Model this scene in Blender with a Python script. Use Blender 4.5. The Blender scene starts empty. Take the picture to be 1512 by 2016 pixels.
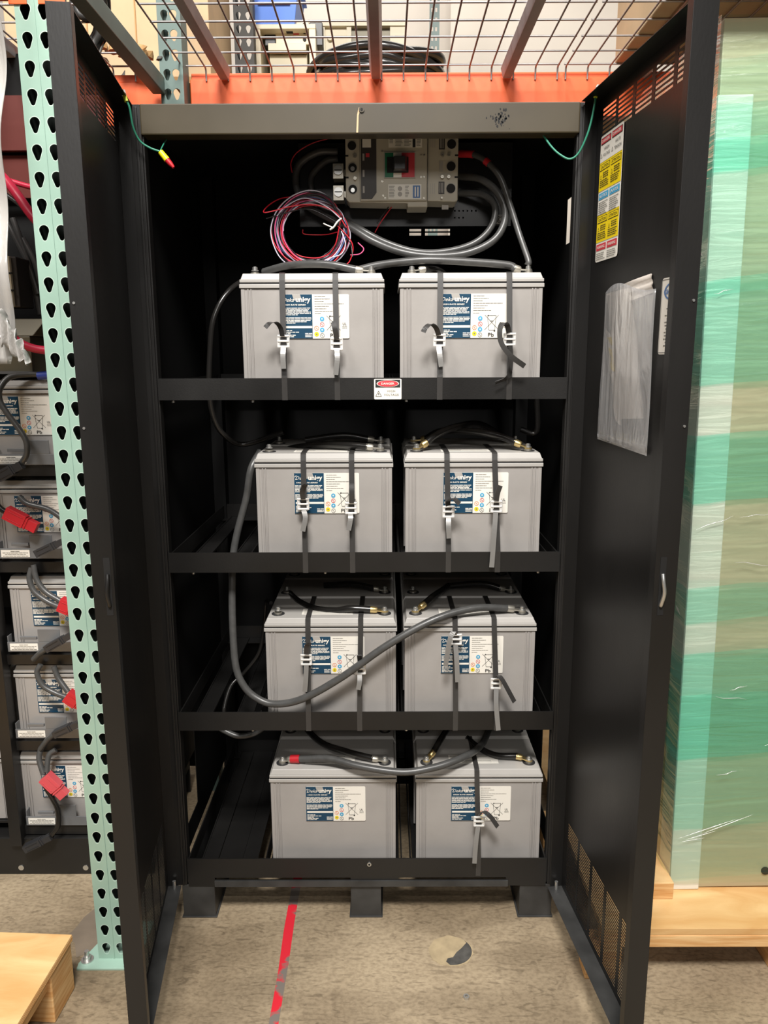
import bpy, math, random
from mathutils import Vector, Matrix
random.seed(7)
S = bpy.context.scene
C = S.collection

# ------------------------------------------------------------------ camera
F0 = 1514.6                                     # focal length in pixels of a 1512x2016 frame
CAM = Vector((.0543, -1.7939, 1.4622))
PITCH, YAW, ROLL = .1995, -.0032, -.0038
fw = Vector((math.sin(YAW)*math.cos(PITCH), math.cos(YAW)*math.cos(PITCH), -math.sin(PITCH)))
r0 = Vector((math.cos(YAW), -math.sin(YAW), 0)); u0 = r0.cross(fw)
rt = r0*math.cos(ROLL) + u0*math.sin(ROLL)
up = -r0*math.sin(ROLL) + u0*math.cos(ROLL)
cd = bpy.data.cameras.new('camera'); cam = bpy.data.objects.new('camera', cd); C.objects.link(cam)
cd.sensor_fit = 'VERTICAL'; cd.sensor_height = 36.0; cd.lens = F0/2016*36; cd.clip_start = .02
M = Matrix((rt, up, -fw)).transposed().to_4x4(); M.translation = CAM
cam.matrix_world = M
S.camera = cam

def at(px, py, k, v):
    """world point under a photo pixel on the plane x, y or z = v"""
    d = fw + rt*((px-756)/F0) - up*((py-1008)/F0)
    i = 'xyz'.index(k); t = (v-CAM[i])/d[i]
    return CAM + d*t
def Y(px, py, y): return at(px, py, 'y', y)

# ------------------------------------------------------------------ world, light, exposure
S.view_settings.view_transform = 'Standard'; S.view_settings.look = 'None'
S.view_settings.gamma = 1; S.view_settings.exposure = 0.0
S.view_settings.use_curve_mapping = False
w = bpy.data.worlds.new('world'); S.world = w; w.use_nodes = True
w.node_tree.nodes['Background'].inputs[0].default_value = (1, .96, .92, 1)
w.node_tree.nodes['Background'].inputs[1].default_value = .075
def area(name, loc, target, sx, sy, power, col=(1, .965, .925)):
    l = bpy.data.lights.new(name, 'AREA'); l.shape = 'RECTANGLE'; l.size = sx; l.size_y = sy
    l.energy = power; l.color = col
    o = bpy.data.objects.new(name, l); C.objects.link(o); o.location = loc
    o.rotation_euler = (Vector(target)-Vector(loc)).to_track_quat('-Z', 'Y').to_euler()
    return o
area('ceiling_light_aisle', (-.1, -2.9, 4.9), (0, .2, .9), 1.1, .8, 335)
area('far_fill_light', (.3, -6.6, 4.3), (0, 0, 1.1), 2.2, 1.2, 85)  # added unseen fill, brightens the cabinet fronts and breaker
area('ceiling_light_aisle_right', (1.6, -2.4, 4.9), (.5, 0, .9), 1.0, .8, 45)
area('left_fill_light', (-2.0, -1.9, 4.7), (.3, 0, 1.0), 1.0, .8, 90)  # added unseen fill for the inside of the right door
area('rear_fill_light', (0, 3.0, 4.9), (0, 3.2, 0), 3.0, 1.4, 62, (1, .95, .88))  # added unseen lamp to brighten the back wall

# ------------------------------------------------------------------ materials
def mat(name, col, rough=.5, metal=0, noise=0, nscale=20, bump=0, bscale=60, rvar=0, spec=.5, coat=0, trans=0, col2=None, stretch=None):
    m = bpy.data.materials.new(name); m.use_nodes = True
    nt = m.node_tree; b = nt.nodes['Principled BSDF']
    b.inputs['Base Color'].default_value = (*col, 1)
    b.inputs['Roughness'].default_value = rough; b.inputs['Metallic'].default_value = metal
    b.inputs['Specular IOR Level'].default_value = spec; b.inputs['Coat Weight'].default_value = coat
    b.inputs['Transmission Weight'].default_value = trans
    if noise or bump or rvar or col2:
        tc = nt.nodes.new('ShaderNodeTexCoord'); mp = nt.nodes.new('ShaderNodeMapping')
        nt.links.new(tc.outputs['Object'], mp.inputs[0])
        if stretch: mp.inputs['Scale'].default_value = stretch
        n = nt.nodes.new('ShaderNodeTexNoise'); n.inputs['Scale'].default_value = nscale; n.inputs['Detail'].default_value = 6
        nt.links.new(mp.outputs[0], n.inputs['Vector'])
        if noise or col2:
            cr = nt.nodes.new('ShaderNodeValToRGB'); c2 = col2 or tuple(min(1, c*(1+noise)) for c in col)
            c1 = col if col2 else tuple(c*(1-noise) for c in col)
            cr.color_ramp.elements[0].position = .35; cr.color_ramp.elements[1].position = .68
            cr.color_ramp.elements[0].color = (*c1, 1); cr.color_ramp.elements[1].color = (*c2, 1)
            nt.links.new(n.outputs['Fac'], cr.inputs[0]); nt.links.new(cr.outputs[0], b.inputs['Base Color'])
        if rvar:
            mr = nt.nodes.new('ShaderNodeMapRange'); mr.inputs[3].default_value = rough-rvar; mr.inputs[4].default_value = rough+rvar
            mr.inputs[1].default_value = .3; mr.inputs[2].default_value = .7
            nt.links.new(n.outputs['Fac'], mr.inputs[0]); nt.links.new(mr.outputs[0], b.inputs['Roughness'])
        if bump:
            n2 = nt.nodes.new('ShaderNodeTexNoise'); n2.inputs['Scale'].default_value = bscale; n2.inputs['Detail'].default_value = 4
            nt.links.new(mp.outputs[0], n2.inputs['Vector'])
            bp = nt.nodes.new('ShaderNodeBump'); bp.inputs['Strength'].default_value = bump; bp.inputs['Distance'].default_value = .01
            nt.links.new(n2.outputs['Fac'], bp.inputs['Height']); nt.links.new(bp.outputs[0], b.inputs['Normal'])
    return m
def srgb(r, g, b): return tuple(((c/255)/12.92 if c/255 <= .04045 else ((c/255+.055)/1.055)**2.4) for c in (r, g, b))

K = {}
K['black'] = mat('black_powder_coat', (.0115, .011, .0105), .42, 0, .25, 3, .03, 250, .08)
K['blackdoor'] = mat('black_door_paint', (.0105, .010, .0095), .38, 0, .35, 2.2, .02, 250, .10, stretch=(1, 1, .35))
K['dusty'] = mat('dusty_black_paint', (.042, .042, .041), .5, 0, .35, 12)
K['blackin'] = mat('black_coat_shaded', (.0045, .0045, .0045), .7, spec=.25)  # same black paint, darkened to stand in for interior shade
K['postin'] = mat('post_paint_shaded', (.020, .026, .023), .8, spec=.2)  # dark copy of the post paint, shade inside the post put into colour
K['header'] = mat('black_olive_sheen', (.056, .044, .024), .40, 0, .15, 4, 0, 0, .06)  # black paint tinted olive, standing in for reflected light
K['case'] = mat('battery_case_grey', srgb(160, 156, 152), .5, 0, .06, 9, .02, 120, .06)
K['lid'] = mat('battery_lid_grey', srgb(174, 171, 166), .42, 0, .05, 9)
K['white'] = mat('white_sticker', srgb(236, 232, 222), .45)
K['navy'] = mat('navy_ink', srgb(16, 62, 88), .4)
K['ink'] = mat('black_ink', (.02, .02, .02), .5)
K['greyink'] = mat('grey_ink', srgb(120, 118, 112), .5)
K['tagg'] = mat('grey_tag_ink', srgb(170, 166, 160), .5)
K['cyan'] = mat('cyan_ink', srgb(80, 165, 205), .5)
K['redink'] = mat('red_ink', srgb(205, 60, 70), .5)
K['orangeink'] = mat('orange_ink', srgb(232, 130, 70), .5)
K['yellow'] = mat('yellow_ink', srgb(240, 212, 20), .5)
K['tealink'] = mat('teal_ink', srgb(100, 170, 165), .5)
K['bluelogo'] = mat('blue_logo_ink', srgb(80, 120, 175), .5)
K['strap'] = mat('black_strap', (.042, .040, .038), .30, 0, .1, 30)
K['buckle'] = mat('silver_buckle', (.82, .81, .78), .35, .25)
K['lead'] = mat('tinned_copper', (.55, .52, .45), .42, .85)
K['brass'] = mat('brass_yellow', (.72, .55, .25), .33, .9)
K['steel'] = mat('zinc_steel', (.62, .62, .60), .35, .9)
K['cable'] = mat('grey_black_cable', (.070, .070, .068), .33, 0, .12, 60)
K['cableblack'] = mat('glossy_black_cable', (.014, .013, .012), .22)
K['red'] = mat('red_plastic', srgb(190, 35, 45), .4)
K['redcable'] = mat('red_cable', srgb(200, 40, 70), .4)
K['post'] = mat('sage_green_paint', srgb(148, 178, 163), .42, 0, .08, 8, .03, 60)
K['postrim'] = mat('bare_punched_edge', srgb(188, 208, 196), .4)
K['postdark'] = mat('grey_green_paint', srgb(92, 112, 106), .45, 0, .1, 8)
K['orange'] = mat('orange_paint', srgb(236, 104, 54), .45, 0, .06, 6, .02, 40)
K['zinc'] = mat('galvanised_wire', srgb(165, 160, 158), .38, .55, .08, 30)
K['channel'] = mat('galvanised_channel', srgb(188, 182, 184), .5, 0, .1, 12)
K['wall'] = mat('painted_wall', srgb(208, 200, 190), .8, 0, .04, 1.5)
K['wood'] = mat('plywood_face', srgb(212, 164, 104), .65, 0, 0, 4, .05, 60, 0, col2=srgb(232, 196, 140), stretch=(1.1, 3.2, 3))
K['wood'].node_tree.nodes['Noise Texture'].inputs['Distortion'].default_value = 1.0
K['woodend'] = mat('timber_edge', srgb(206, 150, 88), .7, 0, 0, 12, .1, 60, 0, col2=srgb(235, 196, 140), stretch=(.6, .6, 9))
K['board'] = mat('foam_corner_board', srgb(225, 224, 214), .6)
K['beige'] = mat('beige_panel', srgb(196, 186, 158), .5, 0, .03, 2)
K['card'] = mat('cardboard', srgb(190, 150, 100), .8, 0, .08, 6)
K['tan'] = mat('tan_board', srgb(205, 178, 140), .7, 0, .12, 5)
K['orangeshaded'] = mat('orange_paint_shaded', srgb(92, 34, 26), .5)  # orange beam paint with shade mixed into the colour
K['redpale'] = mat('pale_red_plastic', srgb(215, 85, 92), .45)
K['bluebin'] = mat('blue_bin_plastic', srgb(90, 135, 225), .4)
K['cream'] = mat('cream_plastic', srgb(222, 212, 186), .5)
K['breaker'] = mat('breaker_grey_plastic', srgb(186, 180, 164), .45, 0, .03, 20)
K['breakerdk'] = mat('breaker_dark_grey', srgb(58, 54, 52), .5)
K['green'] = mat('green_ink', srgb(20, 110, 75), .5)
K['hole'] = mat('deep_black', (.004, .004, .004), .7)
K['greenwire'] = mat('green_wire', srgb(50, 130, 105), .4)
K['yellowgreen'] = mat('yellow_green_crimp', srgb(195, 205, 60), .4)
K['yellowpl'] = mat('yellow_plastic', srgb(240, 225, 30), .4)
K['greymetal'] = mat('grey_metal', srgb(120, 122, 124), .4, .3, .08, 10)
K['olive'] = mat('olive_grey_metal', srgb(112, 106, 88), .45, .2, .05, 4)
K['paper'] = mat('folded_paper', srgb(226, 218, 208), .6, 0, .05, 9, .15, 30)
K['rubber'] = mat('dark_plastic', (.03, .03, .032), .4)
for n_, c_ in dict(wred=(205, 35, 50), wwhite=(215, 210, 225), wpink=(225, 95, 140), wblue=(100, 130, 190), wblack=(28, 26, 28), wlilac=(200, 140, 200), wgrey=(140, 140, 150)).items():
    K[n_] = mat(n_, srgb(*c_), .35)

def film(name, tint, dens, gloss=.25, bands=False):
    """thin plastic film: tinted see-through body under a glossy wrinkled skin"""
    m = bpy.data.materials.new(name); m.use_nodes = True; nt = m.node_tree
    for n in list(nt.nodes): nt.nodes.remove(n)
    out = nt.nodes.new('ShaderNodeOutputMaterial')
    tr = nt.nodes.new('ShaderNodeBsdfTransparent'); di = nt.nodes.new('ShaderNodeBsdfPrincipled')
    gl = nt.nodes.new('ShaderNodeBsdfGlossy'); gl.inputs['Roughness'].default_value = .16; gl.inputs['Color'].default_value = (1, 1, 1, 1)
    tc = nt.nodes.new('ShaderNodeTexCoord'); mp = nt.nodes.new('ShaderNodeMapping')
    nt.links.new(tc.outputs['Object'], mp.inputs[0])
    mp.inputs['Rotation'].default_value = (0, .12, 0)
    mp.inputs['Scale'].default_value = (.8, .8, 9) if bands else (5, 5, 1.2)
    n = nt.nodes.new('ShaderNodeTexNoise'); n.inputs['Scale'].default_value = 4.5; n.inputs['Detail'].default_value = 5; n.inputs['Distortion'].default_value = 1.2
    nt.links.new(mp.outputs[0], n.inputs['Vector'])
    bp = nt.nodes.new('ShaderNodeBump'); bp.inputs['Strength'].default_value = .62 if bands else .4; bp.inputs['Distance'].default_value = .012
    nt.links.new(n.outputs['Fac'], bp.inputs['Height'])
    nt.links.new(bp.outputs[0], gl.inputs['Normal']); nt.links.new(bp.outputs[0], di.inputs['Normal'])
    tr.inputs['Color'].default_value = (*tint, 1)
    di.inputs['Base Color'].default_value = (*[c for c in tint], 1); di.inputs['Roughness'].default_value = .35
    m1 = nt.nodes.new('ShaderNodeMixShader'); m1.inputs[0].default_value = dens
    nt.links.new(tr.outputs[0], m1.inputs[1]); nt.links.new(di.outputs[0], m1.inputs[2])
    if bands:
        # number of film layers by height (object z), with slightly slanting, wavering edges
        sp = nt.nodes.new('ShaderNodeSeparateXYZ'); nt.links.new(tc.outputs['Object'], sp.inputs[0])
        nn = nt.nodes.new('ShaderNodeTexNoise'); nn.inputs['Scale'].default_value = 2.5
        nt.links.new(tc.outputs['Object'], nn.inputs['Vector'])
        a = nt.nodes.new('ShaderNodeMath'); a.operation = 'MULTIPLY_ADD'; a.inputs[1].default_value = .05
        nt.links.new(nn.outputs['Fac'], a.inputs[0]); nt.links.new(sp.outputs['Z'], a.inputs[2])
        a1 = nt.nodes.new('ShaderNodeMath'); a1.operation = 'MULTIPLY_ADD'; a1.inputs[1].default_value = -.09
        nt.links.new(sp.outputs['X'], a1.inputs[0]); nt.links.new(a.outputs[0], a1.inputs[2])
        mr = nt.nodes.new('ShaderNodeMapRange'); mr.inputs[1].default_value = 0; mr.inputs[2].default_value = 2.05
        nt.links.new(a1.outputs[0], mr.inputs[0])
        cr = nt.nodes.new('ShaderNodeValToRGB'); cr.color_ramp.interpolation = 'CONSTANT'
        # (object height, layers 0..1)
        bl = bands
        el = cr.color_ramp.elements
        el[0].position = 0; el[0].color = (bl[0][1],)*3+(1,)
        el[1].position = bl[1][0]/2.05; el[1].color = (bl[1][1],)*3+(1,)
        for z_, v_ in bl[2:]:
            e = el.new(z_/2.05); e.color = (v_, v_, v_, 1)
        nt.links.new(mr.outputs[0], cr.inputs[0])
        n3 = nt.nodes.new('ShaderNodeMath'); n3.operation = 'MULTIPLY_ADD'; n3.inputs[1].default_value = .22; n3.inputs[2].default_value = -.11
        nt.links.new(n.outputs['Fac'], n3.inputs[0])
        ad = nt.nodes.new('ShaderNodeMath'); ad.operation = 'ADD'; ad.use_clamp = True
        nt.links.new(cr.outputs[0], ad.inputs[0]); nt.links.new(n3.outputs[0], ad.inputs[1])
        cm = nt.nodes.new('ShaderNodeMix'); cm.data_type = 'RGBA'
        cm.inputs[6].default_value = (.93, .97, .93, 1); cm.inputs[7].default_value = (*tint, 1)
        nt.links.new(ad.outputs[0], cm.inputs[0]); nt.links.new(cm.outputs[2], tr.inputs['Color'])
        cm2 = nt.nodes.new('ShaderNodeMath'); cm2.operation = 'MULTIPLY'; cm2.inputs[1].default_value = dens
        nt.links.new(ad.outputs[0], cm2.inputs[0]); nt.links.new(cm2.outputs[0], m1.inputs[0])
    fr = nt.nodes.new('ShaderNodeFresnel'); fr.inputs['IOR'].default_value = 1.4; nt.links.new(bp.outputs[0], fr.inputs['Normal'])
    fm = nt.nodes.new('ShaderNodeMath'); fm.operation = 'MULTIPLY_ADD'; fm.inputs[1].default_value = .38; fm.inputs[2].default_value = gloss*.12; fm.use_clamp = True
    nt.links.new(fr.outputs[0], fm.inputs[0])
    m2 = nt.nodes.new('ShaderNodeMixShader'); nt.links.new(fm.outputs[0], m2.inputs[0])
    nt.links.new(m1.outputs[0], m2.inputs[1]); nt.links.new(gl.outputs[0], m2.inputs[2]); nt.links.new(m2.outputs[0], out.inputs[0])
    return m
K['clearfilm'] = film('clear_plastic_film', (.95, .95, .95), .24, .8)
K['whitefilm'] = film('cloudy_stretch_film', (.62, .60, .57), .70, .5)
K['greenfilm'] = film('green_stretch_film', (.40, .87, .72), .14, .15,
    bands=[(0, .04), (.047, .16), (.189, .45), (.38, .95), (.539, .65), (.641, .13), (.723, .5), (.815, .09), (1.012, .68), (1.167, .06), (1.278, .58), (1.471, .8), (1.502, .38), (1.715, .9), (1.779, .55), (1.846, .30), (1.936, .12)])

# floor: worn concrete
def concrete():
    m = bpy.data.materials.new('worn_concrete'); m.use_nodes = True; nt = m.node_tree; b = nt.nodes['Principled BSDF']
    tc = nt.nodes.new('ShaderNodeTexCoord')
    def noise(scale, det=8, st=(1, 1, 1), dist=0):
        mp = nt.nodes.new('ShaderNodeMapping'); mp.inputs['Scale'].default_value = st
        nt.links.new(tc.outputs['Object'], mp.inputs[0])
        n = nt.nodes.new('ShaderNodeTexNoise'); n.inputs['Scale'].default_value = scale; n.inputs['Detail'].default_value = det; n.inputs['Distortion'].default_value = dist
        nt.links.new(mp.outputs[0], n.inputs['Vector']); return n
    def ramp(n, a, b_, ca, cb):
        cr = nt.nodes.new('ShaderNodeValToRGB'); e = cr.color_ramp.elements
        e[0].position = a; e[1].position = b_; e[0].color = (*ca, 1); e[1].color = (*cb, 1)
        nt.links.new(n.outputs[0], cr.inputs[0]); return cr
    def mul(a, b2, f=1):
        x = nt.nodes.new('ShaderNodeMix'); x.data_type = 'RGBA'; x.blend_type = 'MULTIPLY'; x.inputs[0].default_value = f
        nt.links.new(a.outputs[2] if 'Mix' in a.bl_idname else a.outputs[0], x.inputs[6]); nt.links.new(b2.outputs[0], x.inputs[7]); return x
    base = ramp(noise(2.2, 6), .35, .65, srgb(144, 127, 102), srgb(176, 159, 132))
    fine = ramp(noise(85, 12, (1, 1.4, 1)), .36, .58, (.66, .64, .62), (1, 1, 1))
    streak = ramp(noise(3.2, 12, (.8, 1.6, 1), .8), .40, .54, (.60, .58, .56), (1, 1, 1))
    scr = ramp(noise(18, 14, (.5, 1.8, 1), 3.5), .37, .43, (.45, .43, .41), (1, 1, 1))
    spots = ramp(noise(7, 8, (2, 1, 1), 2), .30, .40, (.55, .52, .5), (1, 1, 1))
    c = mul(mul(mul(mul(base, fine, .7), streak, .6), spots, .45), scr, .5)
    nt.links.new(c.outputs[2], b.inputs['Base Color'])
    b.inputs['Roughness'].default_value = .62
    n = noise(60, 6); bp = nt.nodes.new('ShaderNodeBump'); bp.inputs['Strength'].default_value = .25; bp.inputs['Distance'].default_value = .004
    nt.links.new(n.outputs[0], bp.inputs['Height']); nt.links.new(bp.outputs[0], b.inputs['Normal'])
    return m
K['floor'] = concrete()
K['redline'] = mat('worn_red_paint', srgb(215, 40, 55), .5, 0, 0, 7, 0, 0, 0, col2=srgb(120, 112, 105), stretch=(1, 1.2, 1))
K['redline'].node_tree.nodes['Color Ramp'].color_ramp.elements[0].position = .50
K['redline'].node_tree.nodes['Color Ramp'].color_ramp.elements[1].position = .53
K['patch'] = mat('patched_concrete', srgb(172, 154, 122), .7, 0, .15, 30)
K['dirt'] = mat('dark_dirt', srgb(76, 74, 70), .8, 0, .3, 40)
K['damp'] = mat('darker_concrete_patch', srgb(118, 106, 92), .6, 0, .15, 12)

# ------------------------------------------------------------------ mesh builder
class MB:
    def __init__(s): s.v = []; s.f = []; s.m = []; s.mats = []; s.sm = []
    def mi(s, m):
        if m not in s.mats: s.mats.append(m)
        return s.mats.index(m)
    def add(s, vs, fs, m=None, smooth=False):
        o = len(s.v); s.v += [tuple(v) for v in vs]
        k = s.mi(m) if m else 0
        for f in fs: s.f.append([i+o for i in f]); s.m.append(k); s.sm.append(smooth)
    def box(s, x0, x1, y0, y1, z0, z1, m=None):
        vs = [(x, y, z) for z in (z0, z1) for y in (y0, y1) for x in (x0, x1)]
        s.add(vs, [(0, 2, 3, 1), (4, 5, 7, 6), (0, 1, 5, 4), (2, 6, 7, 3), (0, 4, 6, 2), (1, 3, 7, 5)], m)
        return s
    def hexa(s, pts, m=None):      # 8 points: bottom 4 ccw, top 4 ccw
        s.add(pts, [(3, 2, 1, 0), (4, 5, 6, 7), (0, 1, 5, 4), (1, 2, 6, 5), (2, 3, 7, 6), (3, 0, 4, 7)], m); return s
    def prism(s, poly, fn, a, b, m=None):   # poly 2D, fn(u,v,w)->xyz, extrude w a..b
        n = len(poly)
        vs = [fn(u, v, a) for u, v in poly]+[fn(u, v, b) for u, v in poly]
        fs = [tuple(range(n))[::-1], tuple(range(n, 2*n))]+[(i, (i+1) % n, n+(i+1) % n, n+i) for i in range(n)]
        s.add(vs, fs, m); return s
    def tube(s, pts, r, n=8, closed=False, m=None, caps=True):
        pts = [Vector(p) for p in pts]; N = len(pts); rs = r if isinstance(r, (list, tuple)) else [r]*N
        vs = []; t0 = (pts[1]-pts[0]).normalized()
        a = Vector((0, 0, 1)) if abs(t0.z) < .9 else Vector((1, 0, 0)); nrm = t0.cross(a).normalized()
        for i, p in enumerate(pts):
            if closed: t = (pts[(i+1) % N]-pts[i-1]).normalized()
            else: t = (pts[min(i+1, N-1)]-pts[max(i-1, 0)]).normalized()
            nrm = (nrm-t*nrm.dot(t)).normalized(); bn = t.cross(nrm)
            for k in range(n):
                an = 2*math.pi*k/n; vs.append(p+(nrm*math.cos(an)+bn*math.sin(an))*rs[i])
        fs = []
        for i in range(N if closed else N-1):
            j = (i+1) % N
            for k in range(n): fs.append((i*n+k, i*n+(k+1) % n, j*n+(k+1) % n, j*n+k))
        s.add(vs, fs, m, True)
        if not closed and caps: s.add(vs[:n]+vs[-n:], [tuple(range(n))[::-1], tuple(range(n, 2*n))], m)
        return s
    def cyl(s, a, b, r, n=16, m=None, r2=None): return s.tube([a, b], [r, r if r2 is None else r2], n, m=m)
    def ribbon(s, pts, width, t, wd=None, m=None):
        """strap: thick strip along pts, width direction wd (vector or list)"""
        pts = [Vector(p) for p in pts]; N = len(pts); vs = []
        for i, p in enumerate(pts):
            tg = (pts[min(i+1, N-1)]-pts[max(i-1, 0)]).normalized()
            wv = Vector(wd[i] if isinstance(wd, list) else (wd or (1, 0, 0))); wv = (wv-tg*wv.dot(tg)).normalized()
            nn = wv.cross(tg).normalized()
            for sx, sn in ((-1, -1), (1, -1), (1, 1), (-1, 1)): vs.append(p+wv*(sx*width/2)+nn*(sn*t/2))
        fs = [(0, 1, 2, 3), tuple(4*(N-1)+k for k in (3, 2, 1, 0))]
        for i in range(N-1):
            for k in range(4): fs.append((i*4+k, (i+1)*4+k, (i+1)*4+(k+1) % 4, i*4+(k+1) % 4))
        s.add(vs, fs, m); return s
    def plate(s, us, vs_, hole, fn, th, m=None):
        """sheet with rectangular holes: us, vs_ cut positions; hole(i,j); fn(u,v,w)"""
        idx = {}
        def vt(i, j, k):
            if (i, j, k) not in idx: idx[(i, j, k)] = len(L); L.append(fn(us[i], vs_[j], th*k))
            return idx[(i, j, k)]
        L = []; fs = []; nu, nv = len(us)-1, len(vs_)-1
        sol = lambda i, j: 0 <= i < nu and 0 <= j < nv and not hole(i, j)
        for i in range(nu):
            for j in range(nv):
                if not sol(i, j): continue
                fs.append((vt(i, j, 0), vt(i+1, j, 0), vt(i+1, j+1, 0), vt(i, j+1, 0)))
                fs.append((vt(i, j+1, 1), vt(i+1, j+1, 1), vt(i+1, j, 1), vt(i, j, 1)))
                for (a, b, c, d, e, f) in ((-1, 0, 0, 0, 0, 1), (1, 0, 1, 0, 1, 1), (0, -1, 0, 0, 1, 0), (0, 1, 0, 1, 1, 1)):
                    if not sol(i+a, j+b): fs.append((vt(i+c, j+d, 0), vt(i+e, j+f, 0), vt(i+e, j+f, 1), vt(i+c, j+d, 1)))
        s.add(L, fs, m); return s
    def mesh(s, name, mt=None):
        me = bpy.data.meshes.new(name); me.from_pydata(s.v, [], s.f); me.validate(clean_customdata=False)
        mats = s.mats or [mt]
        for x in mats: me.materials.append(x)
        if len(me.polygons) == len(s.m):
            me.polygons.foreach_set('material_index', s.m); me.polygons.foreach_set('use_smooth', s.sm)
        me.update(); return me

def obj(name, mb, mt=None, parent=None, loc=(0, 0, 0), rot=None, bevel=0, label=None):
    me = mb if isinstance(mb, bpy.types.Mesh) else mb.mesh(name, mt)
    o = bpy.data.objects.new(name, me); C.objects.link(o); o.location = loc
    if rot is not None: o.rotation_euler = rot
    if parent: o.parent = parent
    if bevel:
        b = o.modifiers.new('bevel', 'BEVEL'); b.width = bevel; b.segments = 2; b.limit_method = 'ANGLE'; b.angle_limit = math.radians(40)
    if label: o['label'] = label
    return o
def tag(o, label, cat, group=None):
    o['label'] = label; o['category'] = cat
    if group: o['group'] = group
    return o
def thing(name, label, cat, loc=(0, 0, 0), rot=(0, 0, 0), group=None):
    o = bpy.data.objects.new(name, None); C.objects.link(o); o.location = loc; o.rotation_euler = rot
    o.empty_display_size = .05
    return tag(o, label, cat, group)
def struct(name, mb, mt): o = obj(name, mb, mt); o['kind'] = 'structure'; return o
def kids(o): return [c for c in bpy.data.objects if c.parent == o]
def dup(o, parent=None, skip=()):
    c = o.copy(); C.objects.link(c)
    if parent: c.parent = parent
    for k in kids(o):
        if k.name.split('.')[0] not in skip: dup(k, c, skip)
    return c

def smooth(pts, n=8, closed=False):
    pts = [Vector(p) for p in pts]; N = len(pts); out = []
    rng = range(N) if closed else range(N-1)
    for i in rng:
        p0 = pts[(i-1) % N] if closed or i > 0 else pts[i]*2-pts[i+1]
        p1 = pts[i]; p2 = pts[(i+1) % N]
        p3 = pts[(i+2) % N] if closed or i+2 < N else p2*2-p1
        for k in range(n):
            t = k/n
            out.append(.5*((2*p1)+(p2-p0)*t+(2*p0-5*p1+4*p2-p3)*t*t+(3*p1-p0-3*p2+p3)*t**3))
    if not closed: out.append(pts[-1])
    return out

# lettering
_tc = {}
def glyphs(s, bold=0.0, shear=0.0):
    k = (s, bold, shear)
    if k not in _tc:
        cu = bpy.data.curves.new('lettering', 'FONT'); cu.body = s; cu.size = 1; cu.resolution_u = 2; cu.offset = bold; cu.shear = shear
        t = bpy.data.objects.new('lettering', cu); C.objects.link(t)
        bpy.context.view_layer.update()
        me = bpy.data.meshes.new_from_object(t.evaluated_get(bpy.context.evaluated_depsgraph_get()))
        vs = [(v.co.x, v.co.y) for v in me.vertices]; fs = [tuple(p.vertices) for p in me.polygons]
        bpy.data.objects.remove(t); bpy.data.curves.remove(cu); bpy.data.meshes.remove(me)
        x0 = min(v[0] for v in vs); x1 = max(v[0] for v in vs); y0 = min(v[1] for v in vs); y1 = max(v[1] for v in vs)
        _tc[k] = (vs, fs, x0, x1, y0, y1)
    return _tc[k]
class Sticker:
    """flat printed sheet in local X (right) Z (up), facing -Y"""
    def __init__(s): s.mb = MB(); s.k = 1
    def fn(s, lv): return lambda u, v, w: (u, -.0005-lv*.00025, v)
    def rect(s, x0, x1, z0, z1, m, lv=1): s.mb.add([(x0, -.0004-lv*.0003, z0), (x1, -.0004-lv*.0003, z0), (x1, -.0004-lv*.0003, z1), (x0, -.0004-lv*.0003, z1)], [(0, 1, 2, 3)], m)
    def base(s, x0, x1, z0, z1, m, r=.003):
        p = []
        for cx, cz, a0 in ((x1-r, z0+r, -90), (x1-r, z1-r, 0), (x0+r, z1-r, 90), (x0+r, z0+r, 180)):
            for q in range(4): a = math.radians(a0+q*30); p.append((cx+r*math.cos(a), cz+r*math.sin(a)))
        s.mb.prism(p, lambda u, v, w: (u, w, v), -.0004, 0, m)
    def poly(s, pts, m, lv=2): s.mb.add([(x, -.0004-lv*.0003, z) for x, z in pts], [tuple(range(len(pts)))], m)
    def disc(s, x, z, r, m, lv=2, r2=0, n=20, sx=1):
        y = -.0004-lv*.0003
        o = [(x+sx*r*math.cos(2*math.pi*k/n), y, z+r*math.sin(2*math.pi*k/n)) for k in range(n)]
        if not r2: s.mb.add(o, [tuple(range(n))], m)
        else:
            i = [(x+sx*r2*math.cos(2*math.pi*k/n), y, z+r2*math.sin(2*math.pi*k/n)) for k in range(n)]
            s.mb.add(o+i, [(k, (k+1) % n, n+(k+1) % n, n+k) for k in range(n)], m)
    def line(s, x0, z0, x1, z1, w, m, lv=2):
        d = Vector((x1-x0, z1-z0)).normalized()*w/2; s.poly([(x0+d.y, z0-d.x), (x1+d.y, z1-d.x), (x1-d.y, z1+d.x), (x0-d.y, z0+d.x)], m, lv)
    def text(s, t, x, z, h, m, w=None, bold=0, shear=0, lv=3, center=False):
        vs, fs, x0, x1, y0, y1 = glyphs(t, bold, shear); k = h/(y1-y0); kx = k if w is None else w/(x1-x0)
        ox = x-(x1-x0)*kx/2 if center else x
        s.mb.add([(ox+(a-x0)*kx, -.0004-lv*.0003, z+(b-y0)*k) for a, b in vs], fs, m)
    def words(s, x0, x1, z, h, m, lv=2, rnd=None):
        x = x0
        while x < x1-.0005:
            L = min((rnd or random).uniform(.004, .012)*(h/.0012)**.5, x1-x); s.rect(x, x+L, z, z+h, m, lv); x += L+h*.7

# ------------------------------------------------------------------ setting
fl = MB().box(-6, 6, -5, 5, -.1, 0); struct('floor', fl, K['floor'])
struct('wall_back', MB().box(-6, 6, 3.9, 4.0, 0, 5.6), K['wall'])

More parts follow.
